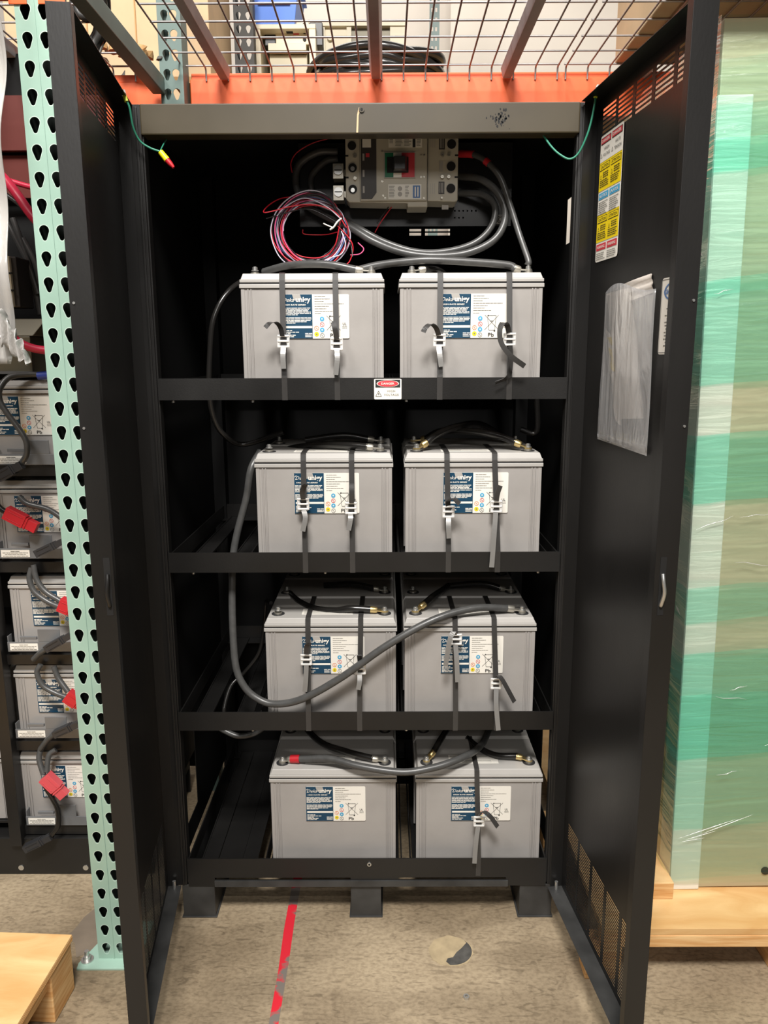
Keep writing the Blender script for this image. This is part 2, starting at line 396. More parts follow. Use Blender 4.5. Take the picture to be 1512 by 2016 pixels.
# ------------------------------------------------------------------ battery cabinet
WL = .470
LIP = [1.4143, 1.0015, .5887, .1759]; LH = .0495
cab = thing('battery_cabinet', 'tall open black steel cabinet with four shelves of grey batteries', 'cabinet', (0, .3, 0))
def cpart(name, mb, mt, bevel=0, label=None, parent=None):
    o = obj(name, mb, mt, parent or cab, (0, -.3, 0) if parent is None else (0, 0, 0), bevel=bevel, label=label); return o
DEP = .68
# side panels, with a long opening low down and an oval hole (right) / slit (left)
for sx in (-1, 1):
    xs = .5*sx
    ys = [.045, .10, .155, .200, .24, DEP]; zs = [.12, .19, .47, 1.73, 1.835, 1.985]
    holes = {(1, 1), (2, 1), (3, 1)} | ({(2, 3)} if sx > 0 else set())
    cpart('side_panel', MB().plate(ys, zs, lambda i, j: (i, j) in holes, lambda u, v, w: (xs-w*sx, u, v), .002), K['blackin'])
# back panel with light showing through its slots
us = [-.5, .100, .105, .127, .163, .175, .251, .30, .5]; vs = [.12, 1.824, 1.832, 1.836, 1.843, 1.985]
cpart('back_panel', MB().plate(us, vs, lambda i, j: i in (3, 5) and j in (1, 3), lambda u, v, w: (u, DEP-w, v), .002), K['blackin'])
cpart('top_panel', MB().box(-.5, .5, .045, DEP, 1.985, 1.99), K['black'])
hd = cpart('header', MB().box(-.474, .474, -.004, .04, 1.9335, 1.996), K['header'], .003)
p = Y(712, 216, -.004)
b_ = MB(); b_.cyl((p.x, .296-.0045-.296, p.z), (p.x, -.007, p.z), .006, 20, K['header']); b_.cyl((p.x, -.0045, p.z), (p.x, -.0078, p.z), .0028, 14, K['hole'])
obj('bullet_catch', b_, None, hd)
b_ = MB(); b_.prism([(p.x-.012, 1.936), (p.x-.008, 1.936), (p.x-.0065, 1.97), (p.x-.002, 1.985), (p.x-.006, 1.986), (p.x-.010, 1.972)], lambda u, v, w: (u, w, v), -.0042, -.0048, K['tan'])
obj('scratch', b_, None, hd, label='pale vertical scratch in the black paint')
b_ = MB(); rr = random.Random(3)
for q in range(46):
    c = Y(985, 232, -.004); x = c.x+rr.gauss(0, .011); z = c.z+rr.gauss(0, .009); r = rr.uniform(.0006, .0026)
    b_.prism([(x+r*math.cos(a), z+r*rr.uniform(.7, 2.2)*math.sin(a)) for a in [k*math.pi/4 for k in range(8)]], lambda u, v, w: (u, w, v), -.0041, -.0044, K['hole'])
obj('smudge', b_, None, hd, label='spatter of black specks')
# front posts: folded channels beside the opening
for sx in (-1, 1):
    b_ = MB(); b_.box(min(.474*sx, .508*sx), max(.474*sx, .508*sx), .0, .045, .096, 1.996)
    b_.box(min(.470*sx, .4745*sx), max(.470*sx, .4745*sx), .004, .03, .10, 1.934)
    b_.box(min(.480*sx, .486*sx), max(.480*sx, .486*sx), -.004, .001, .10, 1.99)
    cpart('front_post', b_, K['black'], .0015)
for sx in (-1, 1):
    cpart('rear_post', MB().box(min(.46*sx, .497*sx), max(.46*sx, .497*sx), .63, .677, .10, 1.984), K['blackin'])
# base rail with long slots, feet
us = [-.47, -.40, -.085, -.043, .037, .083, .365, .42, .47]; vs = [.096, .1135, .1205, .1264]
cpart('base_rail', MB().plate(us, vs, lambda i, j: j == 1 and i in (1, 2, 5, 6) and us[i] < .36, lambda u, v, w: (u, -.003+w, v), .003), K['black'])
cpart('base_rail', MB().box(-.40, .37, -.0075, -.0032, .0965, .1128), K['dusty'])
cpart('base_rail', MB().box(-.5, .5, .60, .678, .03, .12), K['blackin'])
for x0, x1 in ((-.488, -.403), (-.043, .037), (.403, .488)):
    b_ = MB(); b_.box(x0, x1, .0, .004, 0, .097); b_.box(x0, x0+.004, .004, .62, 0, .097); b_.box(x1-.004, x1, .004, .62, 0, .097); b_.box(x0-.004, x1+.004, -.003, .62, 0, .004)
    cpart('foot', b_, K['dusty'], .001)
p = Y(727, 1701, -.003)
cpart('bolt', MB().cyl((p.x, -.003, p.z), (p.x, -.006, p.z), .0055, 16, K['steel']).cyl((p.x, -.006, p.z), (p.x, -.0065, p.z), .003, 6, K['hole']), None)
# shelves
SH = []
for n, z in enumerate(LIP):
    zb = z-LH; b_ = MB()
    b_.box(-WL, WL, -.003, 0, zb, z)                                  # front lip
    b_.box(-WL, WL, .0, .035, zb, zb+.002)
    b_.box(-WL, WL, .640, .643, zb, z-.004); b_.box(-WL, WL, .60, .640, zb, zb+.002)
    for sx in (-1, 1): b_.box(min(WL*sx, (WL-.003)*sx), max(WL*sx, (WL-.003)*sx), 0, .64, zb, z-.006)
    s_ = cpart('shelf', b_, K['black']); SH.append(s_)
    # runners front to back
    cx = [(-.114, .25), (-.095, .263), (-.086, .262), (-.087, .293)][n]
    xs = []
    for c in cx: xs += [c-.150, c+.150]
    xs += [-.425, -.318]
    for x in xs:
        r_ = MB(); r_.box(x-.022, x+.022, .01, .635, zb+.0022, zb+.0045); r_.box(x-.022, x-.019, .01, .635, zb+.0045, zb+.0075); r_.box(x+.019, x+.022, .01, .635, zb+.0045, zb+.0075)
        obj('runner', r_, K['black'], s_)
    ex = []
    for c in cx: ex += [c-.178, c+.178]
    for x in ex:
        if abs(x) > .462: continue
        r_ = MB(); r_.box(x-.0012, x+.0012, .012, .62, zb+.0022, z-.004)
        obj('side_guide', r_, K['black'], s_)
    if n == 3:
        r_ = MB(); r_.box(-.402, -.340, .02, .625, zb+.0022, zb+.0035); obj('pan', r_, K['black'], s_)
    if n < 3:
        for px_ in ((340, 380, 497, 640, 800, 1060)[n::2]):
            q = Y(px_, (793, 1130, 1441)[n], .004)
            obj('bolt', MB().cyl((q.x, .008, zb-.001), (q.x, .008, zb-.006), .004, 10), K['steel'], s_)

# danger label on the top shelf
def danger():
    s = Sticker(); W, H = .0315, .0232
    s.base(-W, W, -H, H, K['white'], .002)
    s.rect(-W+.003, W-.003, .0035, H-.002, K['ink'], 1)
    s.disc(0, .0125, .0078, K['white'], 2, sx=3.3); s.disc(0, .0125, .0071, K['redink'], 3, sx=3.35)
    s.text('DANGER', 0, .0102, .0048, K['white'], w=.030, bold=.02, lv=4, center=True)
    s.text('HIGH', .008, -.0065, .0048, K['greyink'], w=.018, center=True); s.text('VOLTAGE', .008, -.0150, .0048, K['greyink'], w=.034, center=True)
    for a, b in (((-.028, -.0165), (-.0145, -.0165)), ((-.0145, -.0165), (-.0212, -.004)), ((-.0212, -.004), (-.028, -.0165))): s.line(*a, *b, .0009, K['ink'])
    s.poly([(-.0205, -.007), (-.023, -.0115), (-.0212, -.0115), (-.0215, -.015), (-.0193, -.0103), (-.0209, -.0103)], K['ink'])
    return s.mb.mesh('danger_label')
p = Y(763.5, 766, -.003)
obj('warning_label', danger(), None, SH[0], (p.x, -.0034, p.z), label='white DANGER HIGH VOLTAGE label with red oval')

# ------------------------------------------------------------------ doors
DW = .493
VC = [.030, .1005, .112, .183, .197, .268, .282, .353, .367, .438]
def make_door(side):
    """local x along the door from its hinge, inside face towards sy*y, z up"""
    sy = 1 if side < 0 else -1
    b_ = MB()
    us = [0]+VC+[DW]
    zt = [1.914+.0088*k for k in range(7)]; zs = [.095]
    zb = [.112+.0076*k for k in range(25)]
    cuts = [.095]
    for z in zb: cuts += [z, z+.0041]
    mid = len(cuts)
    for z in zt: cuts += [z, z+.0048]
    cuts.append(1.9955)
    def hole(i, j): return i % 2 == 1 and i < len(us)-2 and ((j % 2 == 1 and j < mid) or (j >= mid and (j-mid) % 2 == 0 and j < len(cuts)-2))
    def fn(u, v, w): return (u, (w-.0007)*sy, v)
    b_.plate(us, cuts, hole, fn, .0007)
    f = (.040 if side > 0 else .036)*sy
    Yb = lambda a, b: (min(a, b), max(a, b))
    b_.box(0, .0015, *Yb(0, f*.75), .095, 1.9955)                # hinge flange
    b_.box(DW-.0015, DW, *Yb(0, f), .095, 1.9955)                # leading flange
    b_.box(DW-.020, DW-.0015, *Yb(f, f-.0015*sy), .095, 1.9955)   # its return
    b_.box(.0015, DW-.0015, *Yb(0, f*.95), 1.994, 1.9955)
    b_.mats = [K['blackdoor']]; b_.m = [0]*len(b_.f)
    b_.box(.0015, DW-.0015, *Yb(0, f*.95), .095, .0965, K['dusty'])
    P = Vector((.5115, -.003, 0)) if side > 0 else Vector((-.524, -.003, 0))
    E_ = Vector((.562, -.49, 0)) if side > 0 else Vector((-.463, -.49, 0))
    ang = math.atan2(E_.y-P.y, E_.x-P.x)
    d = obj('door', b_, K['blackdoor'], cab, (P.x, P.y-.3, 0), (0, 0, ang), .0006)
    for z in (.13,):
        obj('hinge_pin', MB().cyl((.012, .018*sy, z-.03 if z > 1 else .0965), (.012, .018*sy, z+.0 if z > 1 else .118), .0045, 12), K['steel'], d)
    q = MB(); q.box(DW-.0012, DW+.0006, *Yb(.020*sy, .031*sy), 1.012, 1.118, K['hole'])
    obj('latch_slot', q, None, d)
    q = MB(); q.tube(smooth([(DW+.0015, .026*sy, 1.088), (DW+.006, .026*sy, 1.075), (DW+.008, .024*sy, 1.055), (DW+.004, .026*sy, 1.035), (DW+.0015, .026*sy, 1.03)], 6), .0035, 8)
    obj('latch', q, K['steel'] if side > 0 else K['black'], d)
    for z in (1.345, 1.55):
        obj('rivet', MB().cyl((DW, .006*sy, z), (DW+.0015, .006*sy, z), .0022, 10), K['steel'], d)
    return d
DL = make_door(-1); DR = make_door(1)
# warning label strip: 0.12 x 0.255, hinge side to the left
def warn():
    s = Sticker(); W, H = .060, .1275
    s.base(-W, W, -H, H, K['white'], .006)
    rows = [(H-.001, .052, None, 'redink', 'ink', ('DANGER', 'DANGER'), (('HIGH', 'VOLTAGE'), ('HAUTE', 'TENSION')), 0),
            (H-.053, .058, 'yellow', 'yellow', 'ink', ('CAUTION', 'ATTENTION'), None, 4),
            (H-.111, .048, None, 'cyan', 'cyan', ('NOTICE', 'AVIS'), None, 7),
            (H-.159, .056, 'yellow', 'yellow', 'ink', ('CAUTION', 'ATTENTION'), None, 4),
            (H-.215, .036, None, 'redink', 'redink', ('WARNING', 'WARNING'), None, 4)]
    for zt, h, bg, hc, fr, hw, bt, nl in rows:
        if bg: s.rect(-W+.0006, W-.0006, zt-h, zt, K[bg], 1)
        for k in (0, 1):
            x0 = -W+.004 if k == 0 else .003; x1 = -.003 if k == 0 else W-.004
            hh = .013
            s.rect(x0, x1, zt-.004-hh, zt-.004, K[fr], 2)
            if hc != fr: s.rect(x0+.0013, x1-.0013, zt-.004-hh+.0013, zt-.0053, K[hc], 3)
            dark = hc == 'yellow'
            s.text(hw[k], (x0+x1)/2, zt-.0135, .0060, K['ink' if dark else 'white'], w=(x1-x0)*.78, lv=4, center=True, bold=.01)
            if bt:
                s.text(bt[k][0], (x0+x1)/2+.006, zt-.030, .0062, K['ink'], w=.026, lv=3, center=True); s.text(bt[k][1], (x0+x1)/2+.006, zt-.042, .0062, K['ink'], w=.036, lv=3, center=True)
                tx, tz = x0+.004, zt-.042
                for a, b in (((tx-.004, tz), (tx+.004, tz)), ((tx+.004, tz), (tx, tz+.008)), ((tx, tz+.008), (tx-.004, tz))): s.line(*a, *b, .0008, K['ink'])
            else:
                z = zt-.021; r2 = random.Random(int(zt*1e4)+k); c = K['ink'] if dark else K['greyink']
                if dark:
                    tx, tz = x0+.007, zt-.033
                    for a, b in (((tx-.004, tz), (tx+.004, tz)), ((tx+.004, tz), (tx, tz+.008)), ((tx, tz+.008), (tx-.004, tz))): s.line(*a, *b, .0008, K['ink'])
                    for q in range(3): s.words(x0+.018, x1-.006, z-.003-q*.0042, .0018, c, 3, r2)
                    z -= .014
                for q in range(nl): s.words(x0+.002, x1-r2.uniform(.002, .014), z-.003-q*.0040, .0016, c, 3, r2)
    for zt in (H-.053, H-.111, H-.159, H-.215): s.rect(-W+.001, W-.001, zt-.0002, zt+.0002, K['greyink'], 2)
    return s.mb.mesh('warning_strip')
obj('warning_label', warn(), None, DR, (.0925, -.0018, 1.7885), label='long white and yellow strip of warning notices')
def logo_label():
    s = Sticker(); W, H = .046, .066
    s.base(-W, W, -H, H, K['white'], .006)
    for r in ((-W+.0025, W-.0025, H-.0035, H-.0025), (-W+.0025, W-.0025, -H+.0025, -H+.0035), (-W+.0025, -W+.0033, -H+.0025, H-.0025), (W-.0033, W-.0025, -H+.0025, H-.0025)): s.rect(*r, K['ink'], 2)
    s.disc(0, .042, .016, K['bluelogo'], 2, .0135, 24, 2.2); s.text('C&C POWER', 0, .0375, .009, K['bluelogo'], w=.070, bold=.02, center=True)
    s.poly([(-.012, .030), (.012, .030), (0, .024)], K['bluelogo'])
    r2 = random.Random(5)
    for q in range(12): s.words(-.028+r2.uniform(0, .01), .030-r2.uniform(0, .02), .012-q*.0058, .0017, K['greyink'], 2, r2)
    return s.mb.mesh('maker_label')
obj('maker_label', logo_label(), None, DR, (.413, -.0018, 1.53), label='white rating label with blue logo')

# document pouch taped to the right door
pouch = thing('document_pouch', 'clear plastic pouch holding folded papers taped inside the right cabinet door', 'pouch', DR.location+Vector((0, .3, 0)), DR.rotation_euler)
def sheet(fn, nu, nv, th=0):
    m = MB(); vs = [fn(i/nu, j/nv) for j in range(nv+1) for i in range(nu+1)]
    m.add(vs, [(j*(nu+1)+i, j*(nu+1)+i+1, (j+1)*(nu+1)+i+1, (j+1)*(nu+1)+i) for j in range(nv) for i in range(nu)], None, True); return m
def pf(u, v):
    x = .110+.238*u+.006*(1-v)*(u-.5)*2; z = 1.288+.304*v+.012*math.sin(u*5)*v*v-.006*u*(1-v)
    y = -.005-.010*math.sin(math.pi*u)*(.5+.5*v)-.0008*math.sin(u*9+v*7)
    return (x, y, z)
o = obj('plastic_sleeve', sheet(pf, 24, 24), K['clearfilm'], pouch)
sd = o.modifiers.new('solid', 'SOLIDIFY'); sd.thickness = .0006
obj('seal_strip', MB().hexa([(.104, -.0045, 1.283), (.352, -.0045, 1.277), (.352, -.0035, 1.277), (.104, -.0035, 1.283), (.104, -.0045, 1.296), (.352, -.0045, 1.292), (.352, -.0035, 1.292), (.104, -.0035, 1.296)]), K['clearfilm'], pouch)
def folded(pts, y0, bulge, nm, mt, lab=None):
    m = MB(); (a, b, c, d) = [Vector((p[0], 0, p[1])) for p in pts]; n = 8
    for k in (0, 1):
        vs = []
        for j in range(n+1):
            for i in range(n+1):
                u, v = i/n, j/n; q = (a*(1-u)+b*u)*(1-v)+(d*(1-u)+c*u)*v
                vs.append((q.x, y0-(bulge*math.sin(math.pi*u)*(.6+.5*v)+.0015*math.sin(v*14+u*3)+.0018*k), q.z))
        m.add(vs, [(j*(n+1)+i, j*(n+1)+i+1, (j+1)*(n+1)+i+1, (j+1)*(n+1)+i) for j in range(n) for i in range(n)], None, True)
    return obj(nm, m, mt, pouch, label=lab)
folded(((.215, 1.335), (.325, 1.345), (.235, 1.592), (.112, 1.588)), -.0020, .006, 'folded_paper', K['paper'])
folded(((.190, 1.335), (.222, 1.322), (.150, 1.500), (.115, 1.520)), -.0008, .0016, 'folded_paper', K['paper'])
folded(((.160, 1.435), (.176, 1.430), (.165, 1.500), (.132, 1.500)), -.0026, .001, 'yellow_paper', K['yellow'], 'yellow slip showing at its edge')
folded(((.180, 1.56), (.33, 1.575), (.318, 1.610), (.185, 1.600)), -.0010, .003, 'folded_paper', K['paper'])

# ------------------------------------------------------------------ batteries
def battery_label():
    s = Sticker(); W, H = .078, .0495; xm = -.0065; r2 = random.Random(11)
    s.base(-W, W, -H, H, K['white'], .003)
    s.rect(-W+.0003, xm, -H+.0003, H-.0003, K['navy'], 1)
    s.poly([(-.052, H-.0005), (-.034, H-.0005), (-.030, H-.012), (-.048, H-.014)], K['tagg'], 2)
    s.text('Deka', -W+.003, H-.0165, .0085, K['white'], w=.027, shear=.4, lv=3); s.line(-W+.001, H-.010, -W+.006, H-.006, .0012, K['white'])
    s.text('unigy', -.044, H-.0205, .0145, K['white'], w=.034, bold=.03, lv=3)
    s.text('HIGH RATE SERIES', -W+.005, H-.0250, .0032, K['white'], w=.052, bold=.03, shear=.2)
    for q in range(6): s.words(-W+.002, (-.011, -.014, -.016, -.010, -.010, -.040)[q], H-.0315-q*.0030, .0017, K['white'], 2, r2)
    for q in range(5): s.words(-W+.002, (-.009, -.008, -.011, -.020, -.046)[q], H-.0530-q*.0030, .0017, K['white'], 2, r2)
    s.rect(-W+.003, xm-.001, H-.0755, H-.0705, K['white'], 2)
    for q in range(5): s.words(-W+.003, (-.054, -.038, -.058, -.046, -.050)[q], H-.0820-q*.0034, .0019, K['white'], 2, r2)
    for q in range(3): s.words(-.024, xm-.001, H-.0885-q*.0035, .0018, K['white'], 2, r2)
    for q, e in enumerate((.025, .034, .020, .066, .032, .026, .040, .014)): s.words(-.001, e, H-.0055-q*.0054, .0009, K['greyink'], 2, r2)
    for x, z, c, f in ((.0155, -.0055, 'cyan', 1), (.0155, -.018, 'redink', 0), (.0155, -.030, 'cyan', 1), (.0155, -.0425, 'greyink', 0), (.0025, -.026, 'orangeink', 0), (.0025, -.0395, 'yellow', 1)):
        s.disc(x, z, .0052, K[c], 2, 0 if f else .0042)
        if f: s.disc(x, z, .0022, K['white' if c == 'cyan' else 'greyink'], 3, 0, 4)
        else: s.line(x-.002, z+.002, x+.002, z-.002, .001, K[c], 3)
    # crossed-out wheeled bin
    b = [(.032, .0005), (.052, .0005), (.049, -.032), (.036, -.032)]
    for k in range(4): s.line(*b[k], *b[(k+1) % 4], .0008, K['ink'])
    s.line(.026, .002, .058, -.031, .0007, K['ink']); s.line(.058, .002, .026, -.031, .0007, K['ink'])
    s.disc(.0485, -.033, .0020, K['ink'], 3); s.rect(.038, .046, -.012, -.0108, K['ink'], 2); s.disc(.034, .001, .0014, K['ink'], 3)
    s.text('Pb', .034, -.0465, .0085, K['ink'], w=.0135, bold=.01)
    s.text('UL', .063, -.0195, .0055, K['ink'], w=.0085, bold=.01)
    for q in range(2): s.words(.062, .073, -.023-q*.003, .0008, K['greyink'], 2, r2)
    return s.mb.mesh('battery_label')
LBL = battery_label()
BH = .276
def make_battery(name='battery', W=.332, D=.168, H=BH, label_x=.006, label_z=.180):
    root = thing(name, 'x', 'battery')
    t = .0035; hb = H-.034
    b_ = MB(); w2 = W/2-.004; w1 = W/2-.0075
    b_.hexa([(-w1, .003, 0), (w1, .003, 0), (w1, D-.003, 0), (-w1, D-.003, 0), (-w2, 0, hb), (w2, 0, hb), (w2, D, hb), (-w2, D, hb)])
    for sx in (-1, 1):                                      # corner ribs on the front and back face
        for off in (.017, .024):
            for yy in ((-.0020, .001), (D-.001, D+.002)):
                xa, xb = (w2-off)*sx, (w2-off+.0035)*sx; b_.box(min(xa, xb), max(xa, xb), *yy, .006, hb)
        xa = (w2-.008)*sx; xb = (w2+.0012)*sx
        b_.box(min(xa, xb), max(xa, xb), -.0012, .002, .004, hb)
    obj('case', b_, K['case'], root, bevel=.0016)
    b_ = MB()
    b_.box(-W/2, W/2, -.004, D+.004, hb+.001, hb+.010)
    b_.box(-W/2+.005, W/2-.005, .0, D, hb+.010, hb+.0125, K['case'])
    b_.mats = []; b_.m = [0]*len(b_.f)
    b_.box(-W/2+.001, W/2-.001, -.003, D+.003, hb+.0135, hb+.0205)
    a, c = hb+.0205, H
    b_.hexa([(-W/2+.003, -.001, a), (W/2-.003, -.001, a), (W/2-.003, D+.001, a), (-W/2+.003, D+.001, a), (-W/2+.008, .004, c), (W/2-.008, .004, c), (W/2-.008, D-.004, c), (-W/2+.008, D-.004, c)])
    lid = obj('lid', b_, K['lid'], root, bevel=.0018)
    b_ = MB(); b_.box(-W/2+.0018, W/2-.0018, -.0020, D+.0020, hb+.0090, hb+.0142); obj('lid_seam', b_, K['hole'], lid)
    q = MB(); q.box(-.075, .055, .032, .075, c, c+.0004, K['white'])
    r2 = random.Random(2)
    for k in range(5): q.box(-.070, -.01+r2.uniform(-.02, .05), .038+k*.0075, .0395+k*.0075, c+.0004, c+.0006, K['greyink'])
    obj('top_label', q, None, lid)
    obj('printed_label', LBL, None, root, (label_x, -.0004, label_z))
    for sx in (-1, 1):
        x = sx*.135; y = .037
        b_ = MB(); b_.cyl((x, y, c), (x, y, c+.0016), .0165, 24, K['rubber']); b_.cyl((x, y, c+.0016), (x, y, c+.005), .010, 20, K['lead'])
        tm = obj('terminal', b_, None, root)
        b_ = MB(); b_.cyl((x, y, c+.009), (x, y, c+.011), .0085, 20, K['steel']); b_.cyl((x, y, c+.011), (x, y, c+.017), .0065, 6, K['steel']); b_.cyl((x, y, c+.017), (x, y, c+.0185), .004, 12, K['steel'])
        obj('bolt', b_, None, tm)
    return root
BX = [(-.114, .250), (-.095, .263), (-.086, .262), (-.087, .293)]
BF = [z-LH+.008 for z in LIP]
ORD = ['top', 'second', 'third', 'bottom']
proto = make_battery()
first = True; BATT = {}
for r in range(4):
    for c in range(2):
        b = proto if first else dup(proto); first = False
        b.location = (BX[r][c], .030, BF[r]); BATT[(r, c)] = b
        side = ['left', 'right'][c]
        b['label'] = f'grey lead battery at the front {side} of the {ORD[r]} cabinet shelf'
        b['group'] = 'front row of batteries in the cabinet'
for r, depth in ((1, 1), (2, 2), (3, 1)):
    for d in range(1, depth+1):
        for c in range(2):
            b = dup(proto, skip=('printed_label', 'top_label')); b.location = (BX[r][c], .030+.178*d, BF[r])
            b['label'] = f"shadowed grey battery {['directly', 'second in line'][d-1]} behind the front {['left', 'right'][c]} one on the {ORD[r]} shelf"
            b['group'] = 'rear batteries in the dark of the cabinet'

# ------------------------------------------------------------------ straps
def strap(r, px_t, px_b, pxb, pyb, tails, ang=0, tone=None):
    """band over the battery and down the front lip; buckle pixel; tails = list of pixel polylines (px,py,y)"""
    zt = BF[r]+BH; z = LIP[r]
    row_v = {0: 545, 1: 903, 2: 1222, 3: 1524}[r]; lipv = {0: 745, 1: 1088, 2: 1400, 3: 1690}[r]
    xt = Y(px_t, row_v, .026).x; xb = Y(px_b, lipv, -.004).x
    c = 0 if xt < Y(785, row_v, .03).x else 1
    side = ['left', 'right'][c]
    lab = STL.get((r, px_t)) or f"black strap over the {side} battery of the {ORD[r]} shelf"
    root = thing('strap', lab, 'strap', (xt, .02, zt), group='black hold-down straps on the batteries')
    def L(p): return Vector(p)-Vector((xt, .02, zt))
    pts = [(xt, .208, zt+.0010), (xt, .12, zt+.0024), (xt, .034, zt+.0012), (xt, .0275, zt-.0015), (xt, .0245, zt-.016), (xb, -.0042, z+.001), (xb, -.0042, z-LH-.0005), (xb, .02, z-LH-.0012)]
    obj('band', MB().ribbon([L(p) for p in pts], .0128, .0009), K['strap'], root)
    bc = Y(pxb, pyb, .0); t = (zt-bc.z)/(zt-z); yb = .0245+(-.0042-.0245)*t-.004
    bc = Y(pxb, pyb, yb)
    b_ = MB(); w, h = .0145, .0145; d = .0035
    b_.box(-w, -w+.0065, -d, 0, -h, h); b_.box(w-.0065, w, -d, 0, -h, h)
    for zz in (-h, -.0022, h-.005): b_.box(-w*.9, w*.9, -d*1.4, -.0003, zz, zz+.0048)
    bo = obj('buckle', b_, K['buckle'], root, L(bc), (0, ang, 0), bevel=.0012)
    b_ = MB(); b_.box(-.0064, .0064, -.0022, -.0006, -h, h); obj('webbing', b_, K['strap'], bo)
    for tl in tails:
        w0 = tl[0] if not isinstance(tl[0], tuple) or len(tl[0]) == 4 else None
        wdir = (1, 0, 0)
        if w0 is not None and isinstance(w0, tuple): wdir = w0[1:]; tl = tl[1:]
        P = smooth([Y(*q) for q in tl], 6)
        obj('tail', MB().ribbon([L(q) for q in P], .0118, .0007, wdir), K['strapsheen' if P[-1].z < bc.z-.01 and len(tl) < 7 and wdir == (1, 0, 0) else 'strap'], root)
    return root
K['strapsheen'] = mat('strap_painted_sheen', (.24, .235, .225), .30, .2)  # grey base colour stands in for light reflected off the tails
STL = {(0, 555): 'left strap on the top left battery, its short tail curling left', (0, 660): 'right strap on the top left battery, crossing the white half of its label',
 (0, 867): 'left strap on the top right battery, tail curling to the left', (0, 1003): 'right strap on the top right battery with a long looping tail',
 (1, 597): 'strap over the blue half of the label on the second-shelf left battery', (1, 692): 'strap over the white half of the label on the second-shelf left battery',
 (1, 880): 'left strap on the second-shelf right battery, short curled tails', (1, 974): 'right strap on the second-shelf right battery, long tail reaching over the shelf lip',
 (2, 606): 'left strap on the third-shelf left battery, behind the rising cable', (2, 710): 'right strap on the third-shelf left battery, buckle beside the Pb mark',
 (2, 896): 'left strap on the third-shelf right battery, buckle high on the label', (2, 973): 'right strap on the third-shelf right battery, buckle below the label',
 (3, 939): 'single strap around the bottom right battery'}
strap(0, 555, 560, 558, 672, [[(6, 1, -.3, 0), (556, 662, -.004), (552, 645, -.012), (543, 635, -.020), (531, 636, -.027), (522, 645, -.030)], [(558, 684, -.008), (557, 700, -.016), (558, 726, -.018)]])
strap(0, 660, 664, 663, 677, [[(663, 668, -.006), (660, 650, -.012), (656, 634, -.010)], [(663, 688, -.008), (664, 705, -.017), (661, 738, -.018)]])
strap(0, 867, 866, 865, 670, [[(6, 1, -.3, 0), (864, 660, -.005), (858, 645, -.014), (848, 638, -.022), (838, 645, -.028), (833, 654, -.030)], [(864, 682, -.008), (866, 700, -.016), (869, 722, -.018)]])
strap(0, 1003, 1003, 1003, 668, [[(6, 1, .2, 0), (1002, 655, -.004), (998, 640, -.014), (990, 636, -.026), (984, 650, -.038), (987, 675, -.045), (1005, 700, -.045), (1033, 721, -.035)], [(6, 1, .6, 0), (1005, 680, -.008), (1006, 715, -.012), (1000, 742, -.018), (975, 754, -.022)]])
strap(1, 597, 601, 597, 992, [[(597, 983, -.005), (595, 968, -.012), (600, 956, -.022), (604, 953, -.030)], [(598, 1004, -.007), (601, 1020, -.014), (596, 1046, -.016)]])
strap(1, 692, 694, 691, 1000, [[(692, 990, -.006), (692, 970, -.010), (692, 952, -.006)], [(690, 1010, -.007), (690, 1022, -.016), (686, 1044, -.018)]])
strap(1, 880, 883, 883, 1007, [[(6, 1, .4, 0), (882, 996, -.005), (883, 986, -.014), (893, 982, -.022), (905, 992, -.022)], [(883, 1018, -.007), (883, 1036, -.016), (884, 1060, -.016)]])
strap(1, 974, 980, 977, 997, [[(977, 986, -.005), (980, 970, -.010), (985, 956, -.012)], [(976, 1008, -.006), (973, 1050, -.014), (968, 1117, -.016)]])
strap(2, 606, 607, 603, 1298, [[(603, 1288, -.004), (604, 1272, -.012), (610, 1266, -.02)], [(603, 1310, -.004), (602, 1340, -.008), (600, 1362, -.008)]])
strap(2, 710, 708, 709, 1316, [[(709, 1306, -.004), (708, 1296, -.008), (707, 1290, -.02)], [(708, 1328, -.006), (708, 1342, -.014), (705, 1358, -.016)]])
strap(2, 896, 897, 898, 1258, [[(895, 1250, -.004), (893, 1244, -.016), (885, 1262, -.024), (877, 1312, -.018)], [(897, 1270, -.006), (899, 1300, -.014), (901, 1343, -.016)]])
strap(2, 973, 978, 977, 1345, [[(6, 1, .5, 0), (977, 1334, -.005), (981, 1330, -.016), (990, 1340, -.022), (1013, 1382, -.020)], [(977, 1356, -.006), (977, 1390, -.016), (981, 1438, -.020)]])
strap(3, 939, 942, 943, 1616, [[(6, 1, .5, 0), (943, 1606, -.004), (950, 1598, -.016), (964, 1606, -.022), (980, 1628, -.022)], [(941, 1628, -.006), (937, 1660, -.014), (934, 1700, -.018)]])

